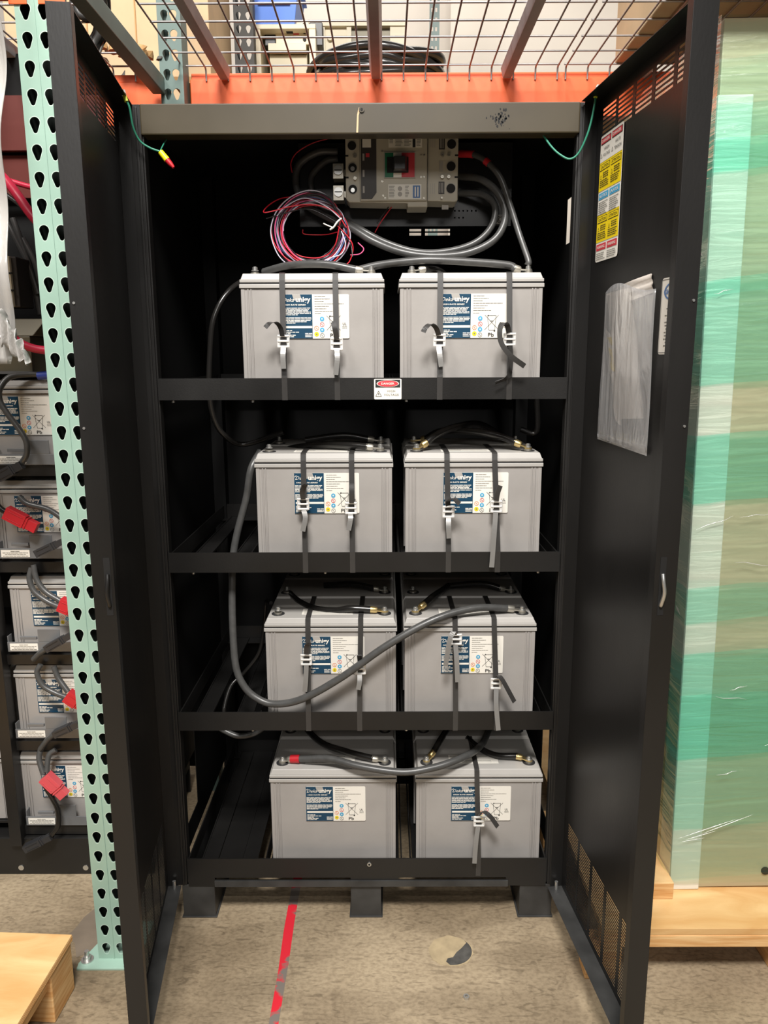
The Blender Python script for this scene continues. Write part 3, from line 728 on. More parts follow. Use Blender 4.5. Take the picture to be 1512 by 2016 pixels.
# ------------------------------------------------------------------ cables
def lug(root, end, prev, tgt, mt, r):
    """barrel from the cable end, tongue and ring at the terminal"""
    e = Vector(end); d = (e-Vector(prev)).normalized(); t = Vector(tgt)
    b_ = MB(); m = e+(t-e)*.42
    b_.tube([e-d*.004, e+(m-e)*.7, m], [r*1.02, r*1.0, r*.8], 12)
    v = t-m; v.normalize(); wv = v.cross(Vector((0, 0, 1)))
    if wv.length < .1: wv = Vector((1, 0, 0))
    b_.ribbon([m-v*.003, m+(t-m)*.4, t], .015, .003, wv.normalized())
    b_.cyl(t+Vector((0, 0, -.0016)), t+Vector((0, 0, .0016)), .0095, 18)
    return obj('lug', b_, mt, root)
def T(r, c, s, d=0, dz=.0072):   # terminal position
    return Vector((BX[r][c]+s*.135, .030+.037+.178*d, BF[r]+BH+dz))
def cable(label, pts, r=.0085, m='cable', start=None, end=None, lm='lead', sleeves=(), group='thick battery cables in the cabinet'):
    P = [Vector(q) if isinstance(q, Vector) else Y(*q) for q in pts]
    root = thing('battery_cable', label, 'cable', P[0], group=group)
    L = [q-P[0] for q in P]; sp = smooth(L, 10)
    obj('jacket', MB().tube(sp, r, 12), K[m], root)
    if start is not None: lug(root, sp[0], sp[3], start-P[0], K[lm], r)
    if end is not None: lug(root, sp[-1], sp[-4], end-P[0], K[lm], r)
    for a, b, mm in sleeves:
        i0, i1 = int(a*(len(sp)-1)), int(b*(len(sp)-1))
        obj('sleeve', MB().tube(sp[i0:i1+1], r*1.18, 12), K[mm], root, label='red heat-shrink sleeve' if mm == 'red' else None)
    return root
# top shelf
t = T(0, 1, 1); cable('grey cable arching over both top-shelf batteries to the far right terminal', [T(0, 0, 1)+Vector((-.028, .020, .006)), (745, 522, .085), (800, 515, .075), (850, 512, .07), (930, 516, .07), (1000, 522, .07), t+Vector((-.030, 0, .003))], .0088, end=t)
t = T(0, 0, 1); cable('thick grey cable lying along the top of the top left battery', [(520, 535, .19), (560, 524, .14), (600, 520, .10), (650, 521, .072), t+Vector((-.032, 0, .003))], .0088, end=t)
t = T(0, 1, -1); cable('short cable leaving the left terminal of the top right battery', [t+Vector((.028, .006, .004)), t+Vector((.06, .04, .006)), t+Vector((.085, .10, .001))], .0085, 'cableblack', start=t)
cable('black cable looping down past the left side of the top shelf', [(520, 541, .215), (480, 552, .20), (445, 580, .16), (420, 630, .14), (413, 700, .14), (412, 770, .14), (420, 820, .15), (440, 855, .17), (480, 875, .20), T(1, 0, -1)+Vector((.02, .12, .03))], .0068, 'cableblack')
# second shelf
t = T(1, 0, 1); cable('glossy black cable along the top of the second-shelf left battery', [(560, 886, .20), (590, 880, .15), (640, 876, .11), (690, 877, .08), t+Vector((-.030, 0, .004))], .0085, 'cableblack', end=t)
t = T(1, 1, -1); t2 = T(1, 1, 1); cable('black cable arching from the left terminal of the second-shelf right battery', [t+Vector((.022, .012, .010)), t+Vector((.05, .03, .030)), t+Vector((.10, .07, .045)), t+Vector((.17, .14, .045)), T(1, 1, 1, 1)+Vector((-.03, .0, .004))], .009, 'cableblack', start=t, end=T(1, 1, 1, 1), lm='brass')
cable('black cable arching from the right terminal of the second-shelf right battery', [t2+Vector((-.028, .008, .012)), t2+Vector((-.06, .03, .024)), t2+Vector((-.12, .06, .034)), t2+Vector((-.20, .12, .030)), T(1, 1, -1, 1)+Vector((.03, .0, .004))], .0088, 'cableblack', start=t2, end=T(1, 1, -1, 1), lm='brass')
t = T(1, 0, 1, 1); cable('dark cable on the rear left battery of the second shelf', [t+Vector((-.03, 0, .004)), t+Vector((-.10, .0, .014)), t+Vector((-.2, .0, .002))], .0085, 'cableblack', start=t)
# long cable between shelf two and three
t = T(2, 1, 1); cable('long grey cable dropping past the second shelf and sweeping up across the third-shelf batteries',
    [T(1, 0, -1)+Vector((-.03, .05, -.012)), (494, 925, .085), (485, 980, .085), (468, 1045, .080), (459, 1095, .075), (457, 1150, .060), (458, 1230, .040), (464, 1310, .022), (480, 1350, .014), (505, 1374, .008), (540, 1386, .0), (595, 1376, -.006), (670, 1335, -.008), (760, 1272, -.006), (850, 1222, .010), (930, 1198, .040), t+Vector((-.034, 0, .006))], .0092, end=t)
t = T(2, 0, 1); cable('black cable lying on the third-shelf left battery to its right terminal', [(570, 1168, .25), (590, 1185, .16), (620, 1198, .10), (660, 1202, .08), (690, 1198, .068), t+Vector((-.032, 0, .004))], .0085, 'cableblack', end=t, lm='brass')
t = T(2, 1, -1); cable('black cable running back from the left terminal of the third-shelf right battery', [t+Vector((.022, .020, .010)), t+Vector((.045, .06, .016)), t+Vector((.075, .13, .012)), T(2, 1, -1, 1)+Vector((.10, .03, .002))], .0088, 'cableblack', start=t, lm='brass')
t = T(2, 0, 1, 1); cable('short cable on the rear left battery of the third shelf', [t+Vector((-.028, 0, .004)), t+Vector((-.09, .02, .010)), t+Vector((-.17, .04, .0015))], .0085, 'cableblack', start=t)
t = T(2, 1, 1, 1); cable('short cable on the rear right battery of the third shelf', [t+Vector((-.028, 0, .004)), t+Vector((-.08, .01, .014)), t+Vector((-.17, .03, .002))], .0085, 'cableblack', start=t)
cable('thin black wire hanging beside the third-shelf left battery', [T(2, 0, -1)+Vector((-.022, .03, .012)), (524, 1185, .14), (520, 1230, .15), (510, 1285, .16), (480, 1325, .15), (455, 1350, .13), (442, 1390, .10), (441, 1412, .09)], .005, 'cableblack')
cable('grey cable sagging just under the left end of the third shelf', [(420, 1425, .10), (445, 1440, .09), (470, 1449, .085), (500, 1444, .10), (525, 1428, .13)], .0075)
# bottom shelf
t = T(3, 0, -1); cable('red-sleeved grey cable sagging across both bottom-shelf batteries', [t+Vector((.022, .0, .004)), (600, 1494, .060), (650, 1494, .042), (710, 1509, .014), (790, 1520, .0), (850, 1512, .006), (900, 1496, .028), (940, 1474, .085), Vector((.335, .20, .4225)), Vector((.375, .36, .4222))], .0092, start=t, sleeves=((0.0, .085, 'red'),), lm='lead')
t = T(3, 0, 1); cable('black cable on the bottom left battery behind the sagging one', [Vector((-.21, .40, .4218)), Vector((-.185, .26, .4218)), Vector((-.125, .15, .4235)), Vector((-.055, .095, .427)), t+Vector((-.030, 0, .004))], .0085, 'cableblack', end=t)
t = T(3, 1, -1); cable('short brass-lugged cable on the bottom right battery', [t+Vector((.018, .016, .012)), t+Vector((.035, .05, .022)), t+Vector((.06, .12, .02)), t+Vector((.08, .20, .006))], .0085, 'cableblack', start=t, lm='brass')
t = T(3, 1, 1); cable('black cable ending at the right terminal of the bottom right battery', [(915, 1448, .24), (940, 1470, .14), (975, 1487, .09), t+Vector((-.028, .008, .006))], .0085, 'cableblack', end=t, lm='brass')

# ------------------------------------------------------------------ circuit breaker and bracket
BY = .150; U = .000478
bp_ = Y(500+733/2.52, 230+245/2.52, BY)
br = thing('circuit_breaker', 'grey moulded-case circuit breaker with black toggle between green and red', 'circuit breaker', bp_)
def BB(zx0, zy0, zx1, zy1, y0, y1, m, mb=None):
    mb = mb or MB(); return mb.box((zx0-733)*U, (zx1-733)*U, y0, y1, -(zy1-245)*U, -(zy0-245)*U, m)
b_ = MB()
def P2(pts): return [((x-733)*U, -(y-245)*U) for x, y in pts]
XZ = lambda u, v, w: (u, w, v)
b_.prism(P2([(455, 82), (1012, 82), (1012, 405), (1000, 412), (862, 408), (862, 436), (762, 436), (762, 418), (470, 412), (455, 395)])[::-1], XZ, 0, .075, K['breaker'])
obj('body', b_, None, br, bevel=.002)
b_ = MB(); BB(528, 96, 858, 408, -.006, 0, K['breaker'], b_); obj('cover', b_, None, br, bevel=.0015)
b_ = MB(); b_.prism(P2([(532, 98), (590, 98), (608, 125), (608, 370), (585, 400), (532, 400)])[::-1], XZ, -.0075, -.006, K['breakerdk']); obj('side_window', b_, None, br)
b_ = MB(); BB(540, 104, 582, 162, -.0082, -.0074, K['white'], b_)
for q in range(3): BB(540, 190+q*75, 549, 222+q*75, -.0080, -.0074, K['tagg'], b_)
BB(556, 188, 574, 206, -.0082, -.0074, K['redink'], b_); obj('window_print', b_, None, br)
b_ = MB(); BB(645, 182, 800, 304, -.0085, -.006, K['tagg'], b_)
BB(650, 187, 692, 300, -.0092, -.0085, K['green'], b_); BB(692, 187, 732, 300, -.0092, -.0085, K['white'], b_); BB(732, 187, 796, 300, -.0092, -.0085, K['redink'], b_)
obj('indicator_plate', b_, None, br, bevel=.0006)
b_ = MB(); BB(660, 207, 766, 280, -.0105, -.0092, K['hole'], b_)
b_.hexa([((690-733)*U, -.010, -(276-245)*U), ((762-733)*U, -.010, -(276-245)*U), ((762-733)*U, -.010, -(208-245)*U), ((690-733)*U, -.010, -(208-245)*U),
         ((696-733)*U, -.034, -(272-245)*U), ((748-733)*U, -.034, -(272-245)*U), ((748-733)*U, -.034, -(214-245)*U), ((696-733)*U, -.034, -(214-245)*U)], K['rubber'])
obj('toggle', b_, None, br, bevel=.001, label='black switch toggle')
r2 = random.Random(8); b_ = MB()
BB(668, 96, 832, 162, -.0070, -.006, K['white'], b_); BB(786, 96, 800, 162, -.0074, -.007, K['ink'], b_)
for q in range(9): BB(700+(q % 2)*2, 100+q*6.6, 740+r2.uniform(-12, 10), 102.5+q*6.6, -.0073, -.007, K['greyink'], b_); BB(745, 100+q*6.6, 780-r2.uniform(0, 14), 102.5+q*6.6, -.0073, -.007, K['greyink'], b_); BB(805, 100+q*6.6, 828-r2.uniform(0, 8), 102.5+q*6.6, -.0073, -.007, K['greyink'], b_)
for q in range(9): BB(672, 100+q*5, 690, 100+q*5+r2.choice((1.5, 3)), -.0073, -.007, K['ink'], b_)
obj('rating_label', b_, None, br)
b_ = MB(); BB(666, 332, 830, 402, -.0070, -.006, K['white'], b_)
for q in range(8): BB(670, 340+q*7, 702-r2.uniform(0, 8), 342.5+q*7, -.0073, -.007, K['greyink'], b_); BB(750, 340+q*7, 770-r2.uniform(0, 8), 342.5+q*7, -.0073, -.007, K['greyink'], b_)
for cx, cz in ((724, 352), (724, 378)):
    s = [(cx+11*math.cos(a*math.pi/8), cz+11*math.sin(a*math.pi/8)) for a in range(16)]; b_.prism(P2(s), XZ, -.0074, -.007, K['tagg'])
BB(788, 338, 824, 396, -.0073, -.007, K['bluelogo'], b_); BB(797, 344, 803, 390, -.0076, -.0073, K['white'], b_); BB(810, 344, 816, 390, -.0076, -.0073, K['white'], b_)
obj('spec_label', b_, None, br)
for cx, cy, r in ((488, 150, 21), (490, 252, 21), (490, 352, 21), (978, 145, 22), (977, 247, 22), (977, 350, 22)):
    x, z = P2([(cx, cy)])[0]
    b_ = MB(); b_.cyl((x, -.0015, z), (x, .0, z), r*U*1.12, 24, K['tagg']); b_.cyl((x, -.002, z), (x, -.0014, z), r*U, 24, K['hole'])
    if cx < 500 and cy > 200: b_.cyl((x, -.003, z-.002), (x, -.0019, z-.002), .0050, 14, K['steel'])
    obj('terminal_hole', b_, None, br)
b_ = MB()
for cx, cy in ((502, 200), (502, 302), (933, 196), (965, 196), (933, 297), (965, 297), (932, 395), (648, 97), (845, 97), (843, 197), (828, 196), (843, 298), (828, 298), (636, 178), (637, 318), (651, 396), (843, 396), (641, 110), (641, 384)):
    x, z = P2([(cx, cy)])[0]; b_.cyl((x, -.0068, z), (x, -.001, z), 4.8*U*(1.7 if cx in (502, 933, 965) else 1), 12, K['lead'])
    b_.box(x-.0013, x+.0013, -.0071, -.0067, z-.0003, z+.0003, K['hole'])
obj('screws', b_, None, br)
b_ = MB()
for zy in (112, 318): BB(916, zy, 945, zy+57, -.0012, 0, K['breakerdk'], b_); [BB(921+q*7, zy+5, 924+q*7, zy+52, -.0016, -.0012, K['tagg'], b_) for q in range(3)]
BB(918, 222, 936, 272, -.0012, 0, K['tagg'], b_)
for zy in (110, 325):
    for q in range(3): BB(874+q*10, zy, 877+q*10, zy+50, -.0006, 0, K['tagg'], b_)
obj('side_label', b_, None, br)
b_ = MB()
for zx in (862, 526): BB(zx-1, 92, zx+1, 410, -.0062 if zx > 600 else -.0004, -.0001, K['greyink'], b_)
for zy in (196, 297): BB(455, zy-4, 470, zy+4, -.0006, 0, K['hole'], b_); BB(995, zy-4, 1012, zy+4, -.0006, 0, K['hole'], b_)
obj('joint_line', b_, None, br)
for zy in (230, 332):
    b_ = MB(); BB(392, zy, 444, zy+70, .002, .045, K['lead'], b_)
    x, z = P2([(418, zy+32)])[0]; b_.cyl((x, -.002, z), (x, .003, z), .0105, 20, K['steel']); b_.box(x-.009, x+.009, -.0026, -.0018, z-.001, z+.001, K['hole'])
    BB(444, zy+20, 460, zy+50, .02, .03, K['lead'], b_)
    obj('lug', b_, None, br, bevel=.001, label='silver cable lug block')
b_ = MB(); BB(935, 424, 968, 444, .01, .012, K['tagg'], b_); obj('tag', b_, None, br)

# mounting bracket (part of the cabinet) with holes
q0 = Y(590, 400, .235); q1 = Y(1005, 445, .235)
us = [q0.x]; 
for k in range(6): us += [.225+k*.0105, .225+k*.0105+.004]
us += [q1.x]; vs = [q1.z, q1.z+.018, q1.z+.022, q1.z+.034, q1.z+.038, 1.975]
cpart('mounting_plate', MB().plate(us, vs, lambda i, j: i % 2 == 1 and j in (1, 3) and i < 13 and not (j == 1 and i > 6), lambda u, v, w: (u, .235-w, v), .002).box(q0.x, q1.x, .235, .40, 1.972, 1.975), K['blackdoor'])
q = Y(985, 432, .232); s = Sticker(); s.base(-.011, .011, -.011, .011, K['tagg'], .001)
for rr_ in (.009, .0055): s.disc(0, 0, rr_, K['ink'], 2, rr_-.0018)
obj('round_mark_label', s.mb.mesh('round_mark'), None, cab, Vector((q.x, .2325, q.z))-Vector((0, .3, 0)), label='small square sticker with a ring mark')

# breaker cables
cable('thick black cable looping from the breaker back left, outermost', [(905, 347, .20), (945, 352, .17), (980, 380, .15), (995, 425, .14), (975, 470, .13), (920, 498, .13), (850, 504, .13), (790, 496, .135), (735, 475, .14), (690, 448, .16), (640, 425, .19), (600, 400, .21), (583, 365, .22), (588, 325, .22), (625, 300, .22), (665, 298, .22)], .0088, 'cable')
cable('thick black cable looping from the breaker back left, innermost', [(905, 380, .21), (950, 383, .18), (974, 405, .16), (968, 445, .15), (935, 478, .145), (880, 495, .14), (820, 496, .14), (760, 478, .15), (710, 452, .16), (660, 422, .205), (622, 392, .225), (612, 350, .228), (640, 318, .228), (665, 312, .228)], .0080, 'cable')
cable('red-sleeved black cable from the breaker down to the top right battery', [(905, 303, .19), (935, 305, .165), (960, 320, .15), (985, 350, .14), (1003, 400, .13), (1022, 460, .11), (1040, 512, .08), T(0, 1, 1)+Vector((0, .012, .014))], .0072, 'cable', sleeves=((0, .13, 'red'), (.26, .31, 'red')))
cable('cable running down behind the right end of the second shelf', [T(0, 1, 1)+Vector((.03, .15, -.01)), (1058, 640, .24), (1057, 780, .24), (1056, 850, .24), T(1, 1, 1, 1)+Vector((.012, .0, .028))], .0075, 'cableblack')

# coil of thin wires
coil = thing('wire_coil', 'tied coil of thin red, white, blue and black wires hanging above the top left battery', 'wire coil', Y(612, 460, .16))
ctr = coil.location; cols = ['wblack', 'wwhite', 'wred', 'wpink', 'wblack', 'wgrey', 'wblue', 'wblack', 'wred', 'wlilac', 'wwhite', 'wred', 'wblack', 'wpink', 'wgrey', 'wred', 'wwhite', 'wblack']
r2 = random.Random(21); kx = .00113
for i, cn in enumerate(cols):
    R = (84-26*i/17)+r2.uniform(-2, 2); pts = []
    ph = r2.uniform(0, 6); zo = r2.uniform(-1, 1)
    for k in range(28):
        a = 2*math.pi*k/28
        ax = R*math.cos(a); az = R*.94*math.sin(a)
        sq = math.exp(-((a-.55)**2)/.12)      # bundled where the tie holds it
        ax = ax*(1-sq)+74*math.cos(a)*sq+r2.uniform(-.7, .7); az = az*(1-sq)+66*math.sin(a)*sq
        ax += 3*math.sin(2*a+ph); az += 2.2*math.cos(3*a+ph)
        if az < -64: az = -64-(az+64)*.2*-1
        pts.append(Vector((ax*kx-.004*zo, -.010+.016*math.sin(a+ph)*.6+i*.0006, az*kx+.004)))
    obj('wire', MB().tube(smooth(pts, 3, True), .0015, 6, True), K[cn], coil)
for cn, path in (('wred', [(682, 448, .13), (660, 418, .13), (620, 403, .13), (575, 406, .13), (540, 415, .13), (519, 418, .13), (528, 405, .15), (550, 392, .17), (575, 387, .19)]),
                 ('wwhite', [(670, 430, .13), (640, 405, .13), (600, 390, .13), (565, 405, .135), (545, 425, .14)]),
                 ('wblack', [(668, 440, .14), (610, 412, .14), (560, 420, .14), (524, 430, .14)]),
                 ('wred', [(665, 445, .12), (688, 470, .12), (695, 490, .12), (688, 515, .12), (675, 524, .12)]),
                 ('wblack', [(670, 450, .12), (690, 480, .12), (694, 505, .11)]),
                 ('wred', [(596, 452, .2), (600, 461, .2), (640, 462, .2), (664, 457, .18)]),
                 ('wwhite', [(624, 521, .12), (650, 508, .12), (672, 500, .12), (680, 480, .12), (672, 455, .12)]),
                 ('wpink', [(690, 502, .12), (708, 500, .13), (716, 490, .14), (705, 478, .15)]),
                 ('wred', [(575, 340, .2), (573, 320, .2), (585, 300, .2), (615, 282, .2), (650, 272, .2)]),
                 ('wred', [(738, 458, .2), (748, 440, .2), (762, 420, .2), (778, 398, .2)]), ('wblack', [(742, 440, .2), (756, 420, .2), (770, 400, .2)])):
    obj('wire', MB().tube(smooth([Y(*q)-ctr for q in path], 8), .0014, 6), K[cn], coil)
b_ = MB(); b_.tube(smooth([Y(*q)-ctr for q in ((672, 430, .115), (664, 437, .108), (657, 447, .108), (650, 452, .112))], 5), .0022, 6)
b_.tube(smooth([Y(*q)-ctr for q in ((655, 448, .112), (643, 443, .115), (637, 440, .118))], 5), .0016, 6)
obj('cable_tie', b_, K['white'], coil, label='white cable tie')

# ground wires at the door tops
g = thing('ground_wire', 'green ground wire from the left door ending in a yellow and red wire nut', 'wire', Y(246, 195, -.06))
o_ = g.location; obj('insulation', MB().tube(smooth([Y(*q)-o_ for q in ((247, 195, -.06), (255, 212, -.055), (262, 250, -.04), (275, 277, -.025), (295, 291, -.018), (314, 298, -.015))], 8), .0023, 8), K['greenwire'], g)
obj('insulation', MB().tube(smooth([Y(*q)-o_ for q in ((314, 300, -.015), (322, 284, .01), (330, 270, .04))], 6), .0014, 6), K['greenwire'], g)
obj('ring_crimp', MB().cyl(Y(243, 182, -.058)-o_, Y(249, 200, -.06)-o_, .0042, 10, K['yellowgreen']).cyl(Y(242, 180, -.055)-o_, Y(244, 186, -.062)-o_, .005, 10, K['steel']), None, g, label='yellow-green crimped ring')
a, b, c = (Y(*q)-o_ for q in ((316, 299, -.015), (329, 315, -.016), (342, 330, -.017)))
nut = obj('wire_nut', MB().tube([a, b], [.0062, .0068], 12), K['yellowpl'], g, label='yellow collar of the wire nut')
obj('cap', MB().tube([b, b+(c-b)*.5, c], [.0062, .0055, .0032], 12), K['red'], nut)
g = thing('ground_wire', 'green ground wire drooping from the top of the right door to the cabinet', 'wire', Y(1174, 180, -.04))
o_ = g.location; obj('insulation', MB().tube(smooth([Y(*q)-o_ for q in ((1174, 180, -.04), (1169, 215, -.04), (1158, 260, -.035), (1140, 300, -.025), (1122, 313, -.02), (1102, 304, -.012), (1085, 288, .0), (1068, 264, .02))], 8), .0022, 8), K['greenwire'], g)
obj('ring_crimp', MB().cyl(Y(1177, 172, -.038)-o_, Y(1172, 192, -.042)-o_, .0042, 10, K['yellowgreen']).cyl(Y(1178, 171, -.034)-o_, Y(1176, 175, -.044)-o_, .0048, 10, K['steel']), None, g, label='yellow-green crimped ring')

# ------------------------------------------------------------------ pallet rack
def teardrop(cx, cz, s=1):
    p = []
    R, r = .0102*s, .0048*s; zt_, zb_ = cz+.0045*s, cz-.0108*s
    for k in range(13): a = math.radians(-15+210*k/12); p.append((cx+R*math.cos(a), zt_+R*math.sin(a)))
    for k in range(7): a = math.radians(195+150*k/6); p.append((cx+r*math.cos(a), zb_+r*math.sin(a)))
    return p
def upright(parent, x0, y0, z0, z1, zc, mt, W=.076, D=.070, pitch=.0508, closed=True, rim=None):
    """C-channel column, front face with two rows of teardrop holes"""
    b_ = MB(); xc = x0+W/2; z = zc
    while z-pitch > z0: z -= pitch
    cells = []
    cx = (x0+.0205, x0+W-.0205)
    lo = z0
    fn = lambda u, v, w: (u, y0+w, v)
    def quad(a, b, c, d): b_.add([fn(a, c, 0), fn(b, c, 0), fn(b, d, 0), fn(a, d, 0)], [(0, 1, 2, 3)], mt)
    first_z = z-pitch/2
    if first_z > z0: quad(x0, x0+W, z0, first_z)
    else: z += pitch; quad(x0, x0+W, z0, z-pitch/2)
    while z+pitch/2 < z1:
        for k, c in enumerate(cx):
            a, b = (x0, xc) if k == 0 else (xc, x0+W)
            t = teardrop(c, z); n = len(t)
            outer = []
            for (hx, hz) in t:                      # project ray from hole centre to the cell border
                dx, dz = hx-c, hz-z; s = 1e9
                if dx > 1e-9: s = min(s, (b-c)/dx)
                if dx < -1e-9: s = min(s, (a-c)/dx)
                if dz > 1e-9: s = min(s, (pitch/2)/dz)
                if dz < -1e-9: s = min(s, (-pitch/2)/dz)
                outer.append((c+dx*s, z+dz*s))
            mid = [(c+(u-c)*1.13, z+(v-z)*1.09) for u, v in t]
            if rim: b_.add([fn(u, v, 0) for u, v in t]+[fn(u, v, 0) for u, v in mid], [(i, n+i, n+(i+1) % n, (i+1) % n) for i in range(n)], rim)
            vs = [fn(u, v, 0) for u, v in (mid if rim else t)]+[fn(u, v, 0) for u, v in outer]+[fn(u, v, .0022) for u, v in t]+[fn(u, v, 0) for u, v in t]
            fs = [(i, n+i, n+(i+1) % n, (i+1) % n) for i in range(n)]+[(3*n+i, 3*n+(i+1) % n, 2*n+(i+1) % n, 2*n+i) for i in range(n)]
            b_.add(vs, fs, mt)
            # corner fills
            for (qx, qz) in ((a, z-pitch/2), (b, z-pitch/2), (b, z+pitch/2), (a, z+pitch/2)):
                best = None
                for i in range(n):
                    p, q = outer[i], outer[(i+1) % n]
                    on = lambda pt: (abs(pt[0]-qx) < 1e-6, abs(pt[1]-qz) < 1e-6)
                    A, B_ = on(p), on(q)
                    if (A[0] and B_[1] and not A[1]) or (A[1] and B_[0] and not A[0]): best = (p, q)
                if best: b_.add([fn(*best[0], 0), fn(qx, qz, 0), fn(*best[1], 0)], [(0, 1, 2)], mt)
        z += pitch
    quad(x0, x0+W, z-pitch/2, z1)
    b_.box(x0, x0+.0022, y0+.0003, y0+D, z0, z1, mt); b_.box(x0+W-.0022, x0+W, y0+.0003, y0+D, z0, z1, mt)
    if closed:
        b_.box(x0+.0022, x0+W-.0022, y0+D-.0022, y0+D, z0, z1, K['postin']); b_.box(x0+.0023, x0+.0032, y0+.003, y0+D-.003, z0, z1, K['postin']); b_.box(x0+W-.0032, x0+W-.0023, y0+.003, y0+D-.003, z0, z1, K['postin'])  # back plate and dark liners added so the holes stay dark
    else: b_.box(x0+.0022, x0+.012, y0+D-.0022, y0+D, z0, z1, mt)
    return obj('upright', b_, mt, parent)
rack = thing('pallet_rack', 'sage green pallet rack frame with orange beams carrying wire mesh decks', 'pallet rack', (-.62, -.15, 0))
def rp(name, mb, mt, bevel=0, label=None, parent=None):
    return obj(name, mb, mt, parent or rack, (.62, .15, 0) if parent is None else (0, 0, 0), bevel=bevel, label=label)
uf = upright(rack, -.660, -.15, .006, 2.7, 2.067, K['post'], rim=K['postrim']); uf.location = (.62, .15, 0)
rp('groove', MB().box(-.6235, -.6205, -.1512, -.150, .006, 2.7), K['post'])
ur = upright(rack, -.587, .60, .006, 3.0, 2.15, K['postdark'], W=.066, closed=False); ur.location = (.62, .15, 0)
b_ = MB(); z = .0
b_.prism([(-.703, -.182), (-.560, -.182), (-.560, -.02), (-.705, -.02), (-.668, -.06), (-.705, -.165)], lambda u, v, w: (u, v, w), 0, .006)
bp2 = rp('base_plate', b_, K['post'], .001)
q = Y(172, 1888, -.155); q = at(172, 1890, 'z', .006)
obj('anchor_bolt', MB().cyl((q.x, q.y, .006), (q.x, q.y, .009), .015, 20).cyl((q.x, q.y, .009), (q.x, q.y, .018), .0095, 6).cyl((q.x, q.y, .018), (q.x, q.y, .032), .0055, 12), K['steel'], bp2)
# horizontal strut between the uprights
b_ = MB(); b_.box(-.610, -.575, -.08, .60, 2.20, 2.245); rp('brace', b_, K['postdark'], .002)
b_ = MB(); b_.hexa([(-.600, -.08, 1.25), (-.585, -.08, 1.25), (-.575, .60, 1.90), (-.590, .60, 1.90), (-.600, -.08, 1.29), (-.585, -.08, 1.29), (-.575, .60, 1.94), (-.590, .60, 1.94)]); rp('brace', b_, K['postdark'])
# beams
def beam(x0, x1, y, z0, z1, step_in, mt=None):
    b_ = MB(); b_.box(x0, x1, y, y+.04, z0, z1-.022); b_.box(x0, x1, y+step_in, y+.055, z1-.022, z1)
    return rp('beam', b_, mt or K['orange'], .0025)
beam(-.514, 1.9, .650, 2.150, 2.277, .018)
beam(-1.9, -.592, .650, 2.130, 2.270, .006)
beam(-.584, 1.9, -.150, 2.170, 2.277, .018)
b_ = MB(); b_.box(-1.9, -.667, -.150, -.11, 2.150, 2.277); rp('beam', b_, K['orange'], .0025)
b_ = MB(); b_.box(-.669, -.634, -.1535, -.1508, 2.1285, 2.30); b_.box(-.612, -.560, -.1535, -.1508, 2.1285, 2.30); b_.box(-.634, -.612, -.1535, -.1508, 2.16, 2.30)
rp('beam_connector', b_, K['orange'], .001)
beam(-1.9, -.60, .80, 1.86, 1.985, .006); beam(-1.9, -.60, .80, 1.70, 1.80, .006)

# wire decks
def deck(label, x0, x1, chans, ny0=-.10, wf=True):
    root = thing('wire_deck', label, 'wire deck', (x0, .65, 2.28), group='wire mesh rack decks')
    o_ = Vector((x0, .65, 2.28)); zt = 2.283
    b_ = MB(); n = int(round((x1-x0-.012)/.0635)); 
    for k in range(n+1):
        x = x0+.006+(x1-x0-.012)*k/n
        pts = [(x, ny0, zt), (x, .655, zt), (x, .668, zt-.003)] if not wf else [(x, ny0, zt), (x, .640, zt), (x, .646, zt-.006), (x, .647, zt-.034)]
        b_.tube([Vector(p)-o_ for p in pts], .0026, 6)
    y = .642
    while y > ny0:
        b_.tube([Vector((x0, y, zt+.005))-o_, Vector((x1, y, zt+.005))-o_], .0026, 6); y -= .1
    obj('mesh', b_, K['zinc'], root)
    for cx in chans:
        b_ = MB(); p = [(-.019, 0), (-.019, -.002), (-.016, -.026), (.016, -.026), (.019, -.002), (.019, 0)]
        b_.hexa([Vector(q)-o_ for q in ((cx-.012, ny0, 2.252), (cx+.012, ny0, 2.252), (cx+.012, .645, 2.252), (cx-.012, .645, 2.252), (cx-.019, ny0, 2.279), (cx+.019, ny0, 2.279), (cx+.019, .645, 2.279), (cx-.019, .645, 2.279))])
        obj('support_channel', b_, K['channel'], root, bevel=.001)
    return root
deck('wire mesh deck over the open cabinet with three grey support channels', -.535, .560, (-.412, .028, .408))
deck('narrow end of a second mesh deck, right of the joined double wires', .572, 1.60, (.80, 1.2))
deck('mesh deck in the left rack bay behind the left cabinet door', -1.62, -.665, (-1.3, -.95))

# ------------------------------------------------------------------ things beyond the rack
carton = thing('cardboard_box', 'plain cardboard box resting on the mesh deck above the right cabinet door', 'box', (1.05, .33, 2.291))
obj('carton', MB().box(-.33, .33, -.38, .32, 0, .5), K['tan'], carton, bevel=.003)
obj('packing_tape', MB().box(-.03, .03, -.3805, -.38, .2, .5), K['card'], carton)
# far dark uprights
def farpost(label, px0, px1, y):
    a = Y(px0, 100, y).x; b = Y(px1, 100, y).x
    root = thing('rack_upright', label, 'rack post', (a, y, 0), group='dark perforated posts behind the rack')
    u = upright(root, a, y, .0, 4.2, 2.6, K['farpost'], W=b-a, D=.06, closed=False); u.location = (-a, -y, 0)
K['farpost'] = mat('charcoal_paint', srgb(58, 56, 52), .6, 0, .1, 5)
farpost('dark perforated rack post just right of the green upright', 366, 402, 1.75)
farpost('second dark perforated rack post left of the blue bin', 462, 500, 1.75)
